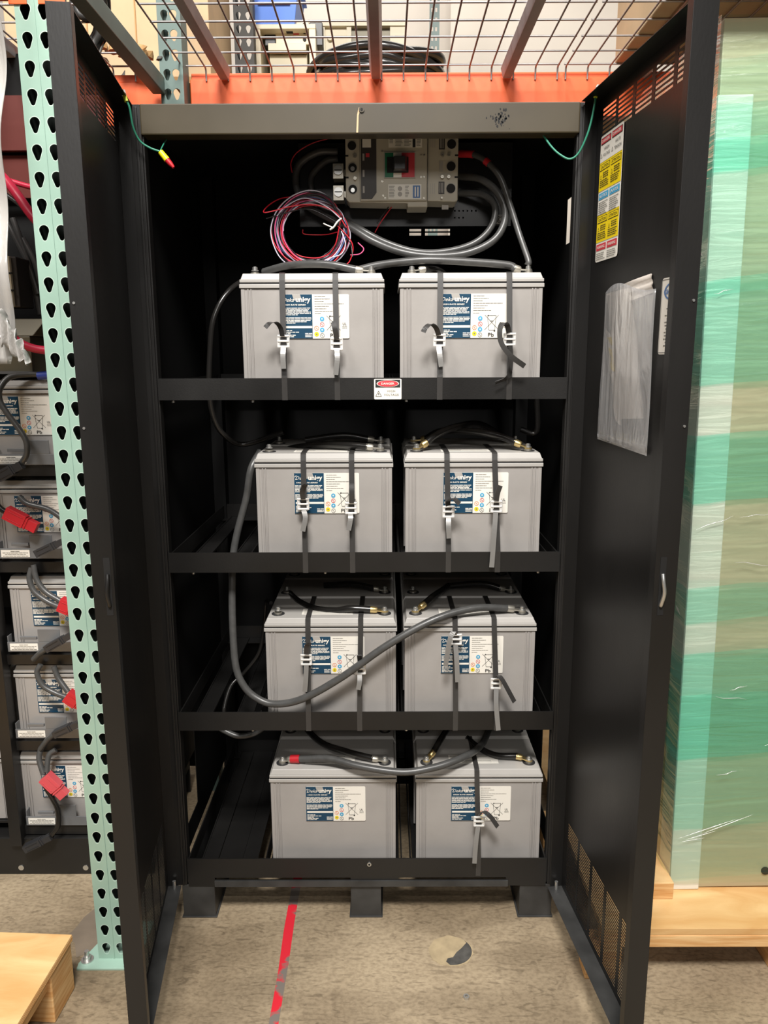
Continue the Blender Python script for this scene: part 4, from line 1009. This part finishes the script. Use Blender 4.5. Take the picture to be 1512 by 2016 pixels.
# slotted angle
a = Y(845, 100, 2.6).x
sa = thing('slotted_angle', 'slim slotted grey angle post in front of the white wall', 'post', (a, 2.6, 0))
us = [0, .010, .020, .030, .040, .052]; vs = [0]; z = .05
while z < 4.2: vs += [z, z+.02]; z += .045
vs += [4.3]
obj('angle', MB().plate(us, vs, lambda i, j: i in (1, 3) and j % 2 == 1, lambda u, v, w: (u, w, v), .002), K['postdark'], sa)
# blue bin on a cream ledge, with the panel-mounted breaker
unit = thing('steel_cabinet', 'cream steel enclosure behind the rack carrying a blue bin', 'enclosure', (Y(560, 100, 1.95).x, 1.95, 0))
ux = unit.location.x
x0, x1 = Y(500, 100, 1.95).x-ux, Y(622, 100, 1.95).x-ux
zt = Y(560, 47, 1.95).z
b_ = MB(); b_.box(x0, x1, .28, .30, 0, zt-.02); b_.box(x0, x0+.03, 0, .28, 0, zt-.02); b_.box(x1-.03, x1, 0, .28, 0, zt-.02); b_.box(x0, x1, 0, .30, zt-.02, zt)
obj('frame', b_, K['cream'], unit, bevel=.003)
zz = Y(560, 90, 2.0).z
obj('shelf', MB().box(x0+.06, x1-.045, .02, .24, zz-.03, zz), K['cream'], unit, bevel=.002)
obj('drawer_front', MB().box(x0+.06, x1-.045, .06, .10, zz-.40, zz-.035), K['beige'], unit, bevel=.002)
pb = Y(575, 72, 1.99)
brk = thing('circuit_breaker', 'small beige breaker standing below the blue bin behind the mesh', 'circuit breaker', (pb.x, 2.02, zz+.004))
obj('body', MB().box(-.075, .075, -.02, .06, 0, .10), K['cream'], brk, bevel=.004)
for xa, xb in ((-.125, -.077), (.077, .135)): obj('side_block', MB().box(xa, xb, -.01, .06, .0, .095), K['rubber'], brk, bevel=.003)
obj('toggle', MB().box(-.025, .005, -.045, -.02, .045, .06), K['hole'], brk); obj('red_mark', MB().box(.005, .03, -.022, -.02, .04, .07), K['redink'], brk)
obj('screws', MB().cyl((.055, -.023, .02), (.055, -.02, .02), .008, 10).cyl((.055, -.023, .05), (.055, -.02, .05), .008, 10).cyl((.055, -.023, .08), (.055, -.02, .08), .008, 10), K['hole'], brk)
bt = Y(540, 47, 1.93)
bn = thing('storage_bin', 'light blue plastic storage bin at the top edge, behind the mesh', 'bin', (bt.x, 2.06, zt+.001))
w0, w1 = .085, .11
b_ = MB()
b_.hexa([(-w0, -.10, 0), (w0, -.10, 0), (w0, .10, 0), (-w0, .10, 0), (-w0, -.10, .004), (w0, -.10, .004), (w0, .10, .004), (-w0, .10, .004)])
for s_ in (((-w0, -.10), (w0, -.10), (w1, -.125), (-w1, -.125)), ((w0, -.10), (w0, .10), (w1, .12), (w1, -.125)), ((w0, .10), (-w0, .10), (-w1, .12), (w1, .12)), ((-w0, .10), (-w0, -.10), (-w1, -.125), (-w1, .12))):
    (a, b), (c, d), (e, f), (g_, h) = s_
    k = .96
    b_.hexa([(a, b, 0), (c, d, 0), (c*k, d*k, 0), (a*k, b*k, 0), (g_, h, .16), (e, f, .16), (e*k, f*k, .16), (g_*k, h*k, .16)])
obj('tub', b_, K['bluebin'], bn, bevel=.002)
b_ = MB(); b_.box(-.07, .07, -.128, -.114, .075, .083); b_.box(-.07, .07, -.132, -.122, .105, .113); b_.box(-.115, .115, -.135, -.122, .155, .168); b_.box(w1-.002, w1+.012, -.12, .12, .152, .160)
obj('rim', b_, K['bluebin'], bn)
# cream backing panels
q = Y(700, 100, 2.9)
pn = thing('wall_panel', 'cream boxed panel between the enclosure and the coiled cable', 'panel', (Y(640, 100, 2.9).x, 2.9, 0))
xx = pn.location.x; X = lambda px: Y(px, 100, 2.9).x-xx
b_ = MB(); b_.box(X(625), X(640), 0, .05, 0, Y(700, 52, 2.9).z); b_.box(X(683), X(692), 0, .05, 0, Y(700, 52, 2.9).z); b_.box(X(768), X(800), 0, .05, 0, Y(700, 52, 2.9).z)
b_.box(X(622), X(800), -.01, .06, Y(700, 52, 2.9).z, Y(700, 45, 2.9).z)
obj('frame', b_, K['cream'], pn)
b_ = MB(); b_.box(X(692), X(768), .03, .04, 0, Y(700, 52, 2.9).z); obj('infill', b_, K['olive'], pn)
b_ = MB(); b_.cyl((X(650), -.004, Y(650, 73, 2.9).z), (X(650), .02, Y(650, 73, 2.9).z), .016, 14); b_.box(X(640), X(683), .02, .03, 0, Y(700, 52, 2.9).z, K['cream'])
obj('grommet', b_, K['hole'], pn)
# white sheeting at right, in front of the wall
def shf(u, v):
    x = .45+2.4*u; return (x-.45, .05*math.sin(u*9+v*2)*.6+.012*math.sin(v*26+u*4), 3.6*v+.9)
wsh = thing('white_sheeting', 'creased white sheeting hanging behind the mesh at upper right', 'sheet', (.45, 3.3, 0))
o = obj('cloth', sheet(shf, 30, 40), mat('white_tarpaulin', srgb(214, 205, 192), .6, 0, .05, 2, .1, 8), wsh)
# coil of thick black cable on the next deck
cc = thing('cable_coil', 'coil of thick glossy black cable lying behind the orange beam', 'cable coil', (.03, 1.14, 2.305), group=None)
r2 = random.Random(4)
for i in range(14):
    rx = .215-.012*(i % 4)+r2.uniform(-.015, .01); ry = .17-.008*(i % 3); zz = .036+.0165*(i//2)+r2.uniform(0, .006); ph = r2.uniform(0, 6)
    pts = [Vector((rx*math.cos(a)+.015*math.sin(2*a+ph), ry*math.sin(a), zz+.016*math.sin(a*2+ph)+(.018 if i > 7 else .0)*max(0, math.sin(a+.4)))) for a in [2*math.pi*k/22 for k in range(22)]]
    obj('turn', MB().tube(smooth(pts, 3, True), .016, 8, True), K['cableblack'], cc)
sh2 = thing('plywood_shelf', 'thin plywood sheet behind the beam that carries the black coil', 'shelf', (.1, 1.20, 2.305))
obj('board', MB().box(-.70, 1.1, -.42, .42, -.018, 0), K['card'], sh2)
# left bay top: cardboard pieces, hanging cable, debris
lb = thing('cardboard_box', 'tall tan cardboard box in the left rack bay beyond the green brace', 'box', (-.92, 1.35, 2.30))
obj('carton', MB().box(-.42, .33, -.03, .40, 0, .75), K['tan'], lb, bevel=.003)
obj('flap', MB().box(-.12, -.115, -.036, -.03, .0, .75).box(.06, .064, -.036, -.03, 0, .75), K['card'], lb)
hook = obj('torn_hole', MB().prism([(-.02, .17), (.0, .19), (.012, .205), (.01, .18), (-.004, .155)], lambda u, v, w: (u, w, v), -.031, -.0325), K['dirt'], lb)
hc = thing('cable_coil', 'black cables hanging in a loop at the top of the left door', 'cable coil', Y(190, 40, .35))
o_ = hc.location
for k, (dx, dr) in enumerate(((0, 0), (6, 4), (-7, -3), (12, 2), (3, -6))):
    P = [Y(*q)-o_ for q in ((165+dx, -60, .30+.01*k), (150+dx, 5, .30+.01*k), (160+dx, 32+dr, .30+.01*k), (183+dx, 25, .32+.01*k), (178+dx, -30, .33), (196+dx, -20, .33), (200+dx, 30, .33+.01*k), (196+dx, 65+dr, .33+.01*k), (186+dx, 85+dr, .33+.01*k), (178+dx, 110, .32))]
    obj('turn', MB().tube(smooth(P, 6), .0085, 8), K['cableblack' if k % 2 else 'cable'], hc)
pieces = thing('scrap_heap', 'small heap of crumpled brown scraps on the deck left of the green upright', 'scrap', Y(255, 140, .60))
pieces.location.z = 2.291
b_ = MB(); r2 = random.Random(9)
for k in range(16):
    c = Vector((r2.uniform(-.09, .09), r2.uniform(-.03, .03), r2.uniform(.0, .03))); r = r2.uniform(.012, .026)
    vs = [c+Vector((r*math.cos(a)*r2.uniform(.6, 1.2), r*math.sin(a)*r2.uniform(.6, 1.2), h*r*r2.uniform(.5, 1))) for h in (0, .9) for a in [q*math.pi/3 for q in range(6)]]
    b_.add(vs, [tuple(range(6))[::-1], tuple(range(6, 12))]+[(i, (i+1) % 6, 6+(i+1) % 6, 6+i) for i in range(6)], K[r2.choice(['card', 'dirt', 'tan'])])
pieces['kind'] = 'stuff'
o = obj('scraps', b_, None, pieces)

# ------------------------------------------------------------------ left bay: neighbouring battery rack
lr = thing('battery_rack', 'black steel battery rack standing in the left bay behind the green post', 'battery rack', (-1.1, .2, 0))
def lp(name, mb, mt, bevel=0, label=None): return obj(name, mb, mt, lr, (1.1, -.2, 0), bevel=bevel, label=label)
lp('base', MB().box(-1.75, -.62, .175, .18, .0, .115).box(-1.75, -.62, .18, .60, .09, .115).box(-1.75, -.62, .60, .61, 0, .115), K['black'], .001)
b_ = MB()
for px_ in (42, 169):
    q = Y(px_, 1708, .175); b_.cyl((q.x, .1735, q.z), (q.x, .1752, q.z), .008, 16)
lp('bolt', b_, K['steel'])
lp('post', MB().box(-1.018, -.985, .16, .20, .10, 1.19), K['black'], .001)
lp('post', MB().box(-.660, -.630, .18, .22, .10, 2.0), K['black'], .001)
lp('back_panel', MB().box(-1.75, -.62, .72, .73, .03, 2.05), K['blackin'])
lp('shade_panel', MB().box(-1.75, -.71, .47, .48, 1.3, 2.262), K['blackin'])  # added dark sheet standing in for the shade of the bay
lp('shaded_beam', MB().box(-1.75, -.71, .44, .469, 2.02, 2.15).box(-1.75, -.71, .42, .439, 2.008, 2.016), K['orangeshaded'])  # bars painted dark, standing in for orange beams in shade
lp('shaded_beam', MB().box(-1.75, -.71, .44, .469, 1.90, 2.0).box(-1.75, -.71, .42, .439, 1.888, 1.896), K['orangeshaded'])
lp('side_panel', MB().box(-.626, -.62, .22, .72, .115, 2.0), K['blackin'])
LT = [1.190, .930, .668, .412, .150]      # battery floors of the five visible levels
LXW = [Y(34, 770, .205).x, Y(80, 975, .205).x, Y(111, 1160, .205).x, Y(120, 1335, .205).x, Y(128, 1510, .205).x]
for z in LT:
    b_ = MB(); b_.box(-1.70, -1.02, .21, .60, z-.008, z-.002); b_.box(-.985, -.66, .195, .60, z-.008, z-.002)
    b_.box(-.985, -.66, .188, .195, z-.03, z-.002)
    lp('tray', b_, K['black'])
lab2 = Sticker(); lab2.base(-.038, .038, -.010, .010, K['white'], .001); r2 = random.Random(6)
for q, wd in enumerate((.012, .034, .028, .034)): lab2.words(-wd, wd, .0055-q*.0043, .0014, K['greyink'], 2, r2)
L2 = lab2.mb.mesh('tray_label')
for z, px_, py_ in ((LT[0], 22, 905), (LT[1], 30, 1090), (LT[2], 47, 1274), (LT[3], 62, 1445), (LT[4], 82, 1617)):
    xl = Y(px_, py_, .18).x; zl = Y(px_, py_, .18).z
    b_ = MB(); b_.box(xl-.045, xl+.15, .1815, .184, zl-.014, zl+.014); b_.box(xl+.04, xl+.10, .1815, .184, zl+.014, zl+.050); b_.box(xl-.045, xl-.042, .184, .205, zl-.014, zl+.03)
    b_.box(xl-.01, xl+.035, .183, .19, zl+.020, zl+.028, K['steel'])
    b_.mats = [K['greymetal']]; b_.m = [0]*len(b_.f)
    cl = lp('bracket', b_, None, .0008)
    obj('caution_label', L2, None, cl, (xl, .1811, zl), label='white caution label')
protoL = make_battery('battery', W=.285, D=.17, H=.215, label_x=-.005, label_z=.125)
tl = [k for k in kids(protoL) if k.name.startswith('printed_label')][0]
for k in kids(protoL):
    if k.name.startswith('terminal'): k.scale = (.8, 1, 1)
lx = [-.03, 0, -.01, 0, 0]
names = ['topmost grey battery of the left rack, its Pb label beside the green post', 'second battery down in the left rack, behind the loose red connector', 'third battery down in the left rack, between grey double cables',
         'fourth battery down in the left rack, under a red connector', 'lowest battery in the left rack column beside the green post']
for i in range(5):
    b = protoL if i == 0 else dup(protoL)
    # label's white half starts at local x -.0115 from the label centre
    b.location = (LXW[i]+.0065+.005, .207, LT[i]); b['label'] = names[i]; b['group'] = 'batteries in the left rack'
for i, (z, px_, py_) in enumerate(((.412, 8, 1370), (.150, 22, 1560))):
    b = dup(protoL); b.location = (Y(px_, py_, .205).x-.145, .215, z+.0); b['label'] = ['battery edge at the far left of the photo, upper of two', 'battery edge at the far left of the photo, lower of two'][i]; b['group'] = 'batteries in the left rack'

# red and black connectors with their cables
def plug(label, a, b, y, col, paths, w=.030, cm='cable', r=.0075):
    A = Y(*a, y); B_ = Y(*b, y-.004); root = thing('power_connector', label, 'connector', A, group='connectors in the left rack')
    d = (B_-A); L = d.length; ang = math.atan2(-d.z, d.x)
    b_ = MB(); b_.box(0, L*.62, -.012, .012, -w/2, w/2); b_.box(L*.62, L, -.010, .010, -w/2*.82, w/2*.78); b_.box(L*.10, L*.55, -.0135, -.012, -w*.3, -w*.26); b_.box(L*.10, L*.55, -.0135, -.012, w*.26, w*.3); b_.box(L*.66, L*.70, -.012, .011, -w*.48, w*.48)
    obj('housing', b_, K[col], root, (0, 0, 0), (0, ang, 0), bevel=.0015)
    for pth in paths:
        P = [Y(*q)-A for q in pth]; obj('cable', MB().tube(smooth(P, 8), r, 10), K[cm], root)
    return root
plug('red connector hanging loose over the second battery of the left rack', (12, 1008), (72, 1040), .155, 'red', [[(-12, 985, .16), (0, 1000, .157), (14, 1010, .155)]], .034, 'cableblack')
plug('red connector half behind the green post at the third battery of the left rack', (118, 1188), (150, 1203), .155, 'red', [[(62, 1118, .17), (58, 1140, .165), (68, 1165, .16), (95, 1185, .158), (120, 1196, .155)], [(66, 1112, .17), (72, 1140, .165), (90, 1165, .16), (120, 1184, .155)]], .038)
plug('red connector behind the green post at the fourth battery of the left rack', (132, 1368), (165, 1392), .155, 'red', [[(80, 1308, .17), (73, 1325, .165), (85, 1350, .16), (110, 1365, .158), (134, 1374, .155)], [(106, 1312, .17), (115, 1335, .165), (134, 1362, .155)]], .036)
plug('pale red connector beside the lowest Pb label of the left rack', (88, 1528), (127, 1568), .150, 'redpale' if 'redpale' in K else 'red', [[(80, 1474, .175), (77, 1495, .165), (86, 1525, .152)], [(110, 1476, .175), (96, 1488, .168), (92, 1520, .153)]], .036)
plug('black connector lying below the topmost tray of the left rack', (-4, 940), (42, 915), .150, 'rubber', [[(42, 912, .155), (52, 895, .15), (52, 870, .148), (38, 845, .148), (15, 815, .15), (0, 790, .155), (0, 765, .16), (20, 742, .18), (60, 737, .20), (95, 738, .21)]], .026)
plug('black connector under the second tray of the left rack', (72, 1090), (125, 1065), .150, 'rubber', [[(38, 978, .17), (55, 992, .165), (95, 1003, .16), (125, 1022, .155)]], .020)
plug('black connector under the third tray of the left rack', (92, 1277), (140, 1250), .150, 'rubber', [[(92, 1277, .152), (80, 1285, .158), (66, 1298, .17)]], .020)
plug('black connector under the fourth tray of the left rack', (108, 1445), (155, 1425), .150, 'rubber', [[(108, 1445, .152), (95, 1455, .16), (80, 1474, .17)]], .020)
plug('black connector resting low by the rack base on a long black cable', (50, 1670), (100, 1648), .150, 'rubber', [[(100, 1645, .152), (114, 1625, .150), (114, 1595, .150), (104, 1572, .150), (92, 1552, .152), (86, 1535, .155)]], .020, 'cableblack')

# upper left bay
bx = thing('junction_box', 'olive grey metal box above the top battery of the left rack', 'junction box', (-1.05, .21, 1.43))
b_ = MB(); q0 = Y(65, 733, .21); q1 = Y(65, 662, .21); q2 = Y(82, 640, .21)
X0 = -1.05; bx.location.z = q0.z
b_.box(-.45, q0.x-X0, 0, .20, 0, q1.z-q0.z); b_.hexa([(-.45, 0, q1.z-q0.z+.001), (q1.x-X0, 0, q1.z-q0.z+.001), (q1.x-X0, .2, q1.z-q0.z+.001), (-.45, .2, q1.z-q0.z+.001), (-.45, .03, .135), (q2.x-X0, .03, .135), (q2.x-X0, .2, .135), (-.45, .2, .135)])
obj('housing', b_, K['olive'], bx, bevel=.002)
obj('edge_trim', MB().box(-.45, q0.x-X0, -.003, .01, -.004, .003), K['greymetal'], bx)
bk = thing('circuit_breaker', 'beige-faced breaker seen edge-on behind the plastic film at left', 'circuit breaker', Y(14, 555, .24))
obj('body', MB().box(-.16, .028, .0, .08, -.062, .062), K['breakerdk'], bk, bevel=.003); obj('face', MB().box(-.16, .016, -.012, 0, -.062, .062), K['cream'], bk, bevel=.002)
obj('slot', MB().box(-.10, .020, -.0135, -.010, .018, .022).box(-.10, .020, -.0135, -.010, -.024, -.020), K['hole'], bk)
def lcab(label, pts, r, m): 
    P = [Y(*q) for q in pts]; root = thing('cable', label, 'cable', P[0], group='cables in the upper left bay')
    obj('jacket', MB().tube(smooth([q-P[0] for q in P], 8), r, 10), K[m], root); return root
lcab('thick red cable sagging over the olive metal box', [(-20, 610, .18), (8, 640, .17), (30, 668, .16), (60, 684, .16), (92, 690, .17), (125, 692, .20)], .010, 'redcable')
lcab('thick red cable slanting down behind the green post near the top', [(-10, 335, .30), (12, 355, .30), (35, 385, .28), (58, 418, .27), (85, 450, .26)], .012, 'redcable')
lcab('thinner red cable beside the slanting thick one', [(0, 350, .33), (25, 358, .33), (60, 368, .33), (90, 372, .33)], .007, 'redcable')
for k, (a, b) in enumerate((((8, 380), (75, 440)), ((15, 440), (75, 580)), ((25, 430), (80, 620)), ((45, 470), (80, 560)))):
    lcab(['dark cable slanting across right under the thick red one', 'steep dark cable ending beside the beige-faced breaker', 'longest dark cable in the shaded upper left bay', 'short dark cable hugging the left edge of the green post'][k], [(*a, .33), ((a[0]+b[0])/2+6, (a[1]+b[1])/2, .32), (*b, .31)], .008 if k else .006, 'cable')
q = Y(85, 739, .205); root = obj('blue_sleeve', MB().tube([Y(75, 740, .205)-q, q-q, Y(110, 737, .21)-q], .0105, 12), mat('blue_tape', srgb(55, 75, 165), .45), None, q)
tag(root, 'blue sleeve on a black cable behind the green post', 'cable sleeve')

# hanging stretch film at far left
XR = (Y(15, 0, -.19).x, Y(10, 690, -.19).x)
def hf(u, v):
    zz = 1.45+v*.80; xr = XR[0]+(XR[1]-XR[0])*(1-v)+.005*math.sin(v*11)
    return (xr-.22*(1-u), -.19+.02*math.sin(u*14+v*3)+.012*math.sin(v*20), zz)
hfm = thing('stretch_film', 'cloudy white stretch film hanging down the left edge of the photo', 'plastic film', (-.8, -.13, 1.34))
o = obj('film', sheet(lambda u, v: tuple(Vector(hf(u, v))-Vector((-.8, -.13, 1.34))), 24, 60), K['whitefilm'], hfm)
o.modifiers.new('solid', 'SOLIDIFY').thickness = .0015
def tf(u, v):
    A = Y(0, 640, -.19)*(1-u)+Y(57, 712, -.18)*u; w = .035*(1-u)**.7+.003
    return tuple(A+Vector((w*.4*(v-.5), .012*math.sin(u*23+v*5), w*1.6*(v-.5)+.006*math.sin(u*31)))-Vector((-.8, -.13, 1.34)))
o = obj('torn_end', sheet(tf, 30, 8), K['whitefilm'], hfm); o.modifiers.new('solid', 'SOLIDIFY').thickness = .001

# ------------------------------------------------------------------ pallets
pR = thing('pallet', 'wooden plywood-topped pallet under the green wrapped cabinet', 'pallet', (.56, -.212, 0))
obj('deck_board', MB().box(.0, 1.25, 0, 1.1, .122, .140), K['wood'], pR, bevel=.001)
obj('front_rail', MB().box(.0, 1.25, -.001, .038, .090, .1215), K['woodend'], pR, bevel=.002)
obj('rear_rail', MB().box(.0, 1.25, 1.06, 1.1, .090, .1215), K['woodend'], pR, bevel=.002)
for x0_, x1_ in ((-.035, .05), (.42, .50), (.95, 1.04)):
    for y0_ in (0.0, .5): obj('block', MB().box(x0_, x1_, y0_+.002, y0_+.10 if x0_ > 0 else y0_+.06, .0, .0895), K['woodend'], pR, bevel=.002)
lum = thing('timber_block', 'short lumber block lying on the pallet beside the wrapped cabinet', 'timber', (.655, -.02, .1405))
obj('timber', MB().box(-.055, .055, -.115, .50, 0, .045), K['woodend'], lum, bevel=.002)
lum.location = at(1290, 1772, 'z', .1405)+Vector((-.01, .118, 0)); lum.location.z = .1405
pL = thing('pallet', 'corner of a plywood-topped pallet at the bottom left', 'pallet', (-.684, -.228, 0), (0, 0, math.radians(-2.8)))
pw = obj('deck_board', MB().box(-.95, 0, -1.3, 0, .123, .140), K['wood'], pL, bevel=.001)
for k in range(3): obj('ply_edge', MB().box(-.0005, .0006, -1.3, 0, .126+k*.0045, .1275+k*.0045), K['woodend'], pL)
obj('side_rail', MB().box(-.045, -.012, -1.28, -.005, .085, .1225), K['woodend'], pL, bevel=.001)
for y0_ in (-.105, -.75): obj('block', MB().box(-.10, -.002, y0_, y0_+.10, 0, .0845 if y0_ < -.2 else .1225), K['woodend'], pL, bevel=.003)

# ------------------------------------------------------------------ shrink-wrapped cabinet on the right
gb = thing('wrapped_cabinet', 'tall beige cabinet shrink-wrapped in green stretch film on a pallet', 'wrapped cabinet', (.766, -.078, .1405), (0, math.radians(-.9), 0))
GW, GD, GH = .92, .78, 1.99
obj('body', MB().box(.006, GW, .008, GD, 0, GH), K['beige'], gb, bevel=.002)
b_ = MB(); b_.box(.0, .073, .0, .007, .0, 1.845); b_.box(.0, .0055, .007, .08, .0, 1.845)
obj('corner_board', b_, K['board'], gb, bevel=.002, label='white foam corner board under the film')
b_ = MB(); b_.cyl((.24, .004, .045), (.24, .009, .045), .010, 20); obj('round_hole', b_, K['hole'], gb)
def gf(side):
    def f(u, v):
        z = .02+v*(GH-.018)
        if side == 'front':
            x = -.004+u*(GW+.008); y = -.0035-.003*math.sin(z*40+x*6)*.25-.0012*math.sin(z*97+x*17)
            if u == 0: y = -.0035
            return (x, y, z)
        y = -.0035+u*(GD+.008); x = -.004-(.004*math.sin(z*23+y*14)+.0025*math.sin(z*61-y*31))*(1 if 0 < u < 1 else 0)-.002
        if u == 0: x = -.004
        return (x, y, z)
    return f
o = obj('stretch_film', sheet(gf('front'), 24, 120), K['greenfilm'], gb)
o2 = obj('stretch_film', sheet(gf('side'), 24, 120), K['greenfilm'], gb)
b_ = MB(); r2 = random.Random(12)
for (xa, za, xb, zb_) in ((.012, .150, .150, .200), (.030, .146, .100, .168), (.060, .158, .190, .212), (.02, .140, .075, .150)):
    pts = [Vector((xa+(xb-xa)*t, -.0078, za+(zb_-za)*t)) for t in (0, .3, .6, 1)]; b_.tube(pts, [.0002, .0010, .0012, .0002], 5)
for k in range(12):
    z = r2.uniform(.3, 1.95); x = r2.uniform(.0, .25); L = r2.uniform(.03, .10); a = r2.uniform(-.15, .35)
    pts = [Vector((x+L*t, -.0075-.001*math.sin(t*3.1), z+L*t*a+.002*math.sin(t*9+k))) for t in (0, .25, .5, .75, 1)]
    b_.tube(pts, [.0002, .0008, .0011, .0007, .0002], 5)
for k in range(40):
    z = r2.uniform(.15, 1.9); y = r2.uniform(.0, .4); L = r2.uniform(.05, .14); a = r2.uniform(.2, .8)
    pts = [Vector((-.0135, y+L*t, z-L*t*a+.002*math.sin(t*9+k))) for t in (0, .25, .5, .75, 1)]
    b_.tube(pts, [.0002, .0008, .0011, .0007, .0002], 5)
obj('film_creases', b_, K['clearfilm'], gb)['kind'] = 'stuff'
# dark rack behind the right side
beamR = thing('rack_beam', 'shaded dark red beam behind the wrapped cabinet at upper right', 'beam', (1.2, 1.0, 2.2))
obj('beam', MB().box(-.35, 1.0, 0, .05, -.05, .09), K['orange'], beamR)

# ------------------------------------------------------------------ floor marks and small things
rl = obj('floor_line', MB().prism([(-.214, .60), (-.186, .60), (-.192, -.02), (-.190, -.14), (-.196, -1.6), (-.216, -1.6), (-.212, -.18), (-.216, -.05)][::-1], lambda u, v, w: (u, v, w), 0, .0006), K['redline'])
tag(rl, 'worn red painted line on the concrete running under the cabinet', 'floor line')
def blob(c, rx, ry, n, seed, amp):
    r_ = random.Random(seed); return [(c[0]+rx*(1+r_.uniform(-amp, amp))*math.cos(2*math.pi*k/n), c[1]+ry*(1+r_.uniform(-amp, amp))*math.sin(2*math.pi*k/n)) for k in range(n)]
fpz = thing('floor_patch', 'round patched spot in the concrete, half filled with dark dirt', 'floor patch', (.212, -.120, 0))
obj('patch', MB().prism(blob((0, 0), .056, .050, 30, 1, .05), lambda u, v, w: (u, v, w), 0, .0008), K['patch'], fpz)
obj('dirt', MB().prism([(.053*math.cos(a), .047*math.sin(a)) for a in [math.radians(-95+140*k/14) for k in range(15)]]+[(.042, .026), (.028, .008), (.014, -.006), (.004, -.022), (-.010, -.026), (-.014, -.036)], lambda u, v, w: (u, v, w), .0008, .0013), K['dirt'], fpz, label='dark crescent of dirt')
wp = obj('damp_patch', MB().prism([(-.76, -.06), (-.70, -.13), (-.68, .06), (-.60, .12), (-.56, .12), (-.56, .06), (-.62, .02), (-.66, -.02), (-.69, -.16)][::-1], lambda u, v, w: (u, v, w), 0, .0005), K['damp'])
bpts = [(-.775, -.075), (-.745, -.09), (-.72, -.14), (-.66, -.10), (-.60, .0), (-.56, .08), (-.60, .12), (-.65, .10), (-.70, .06), (-.73, .05), (-.755, .0), (-.762, -.04)]
bpy.data.objects.remove(wp)
wp = obj('floor_stain', MB().prism(bpts, lambda u, v, w: (u, v, w), 0, .0005), K['damp'])
tag(wp, 'darker jagged patch of concrete around the foot of the green post', 'floor stain')
nutp = at(918, 1965, 'z', 0)
nt_ = thing('hex_nut', 'small zinc hex nut lying on the floor in front of the cabinet', 'nut', nutp)
b_ = MB(); n = 6
o6 = [(.0075*math.cos(a*math.pi/3), .0075*math.sin(a*math.pi/3)) for a in range(6)]; i6 = [(x*.5, y*.5) for x, y in o6]
vs = [(x, y, 0) for x, y in o6]+[(x, y, .006) for x, y in o6]+[(x, y, 0) for x, y in i6]+[(x, y, .006) for x, y in i6]
fs = []
for i in range(6):
    j = (i+1) % 6; fs += [(i, j, 6+j, 6+i), (6+i, 6+j, 18+j, 18+i), (12+j, 12+i, 18+i, 18+j), (i, 12+i, 12+j, j)]
b_.add(vs, fs); obj('nut', b_, K['steel'], nt_)
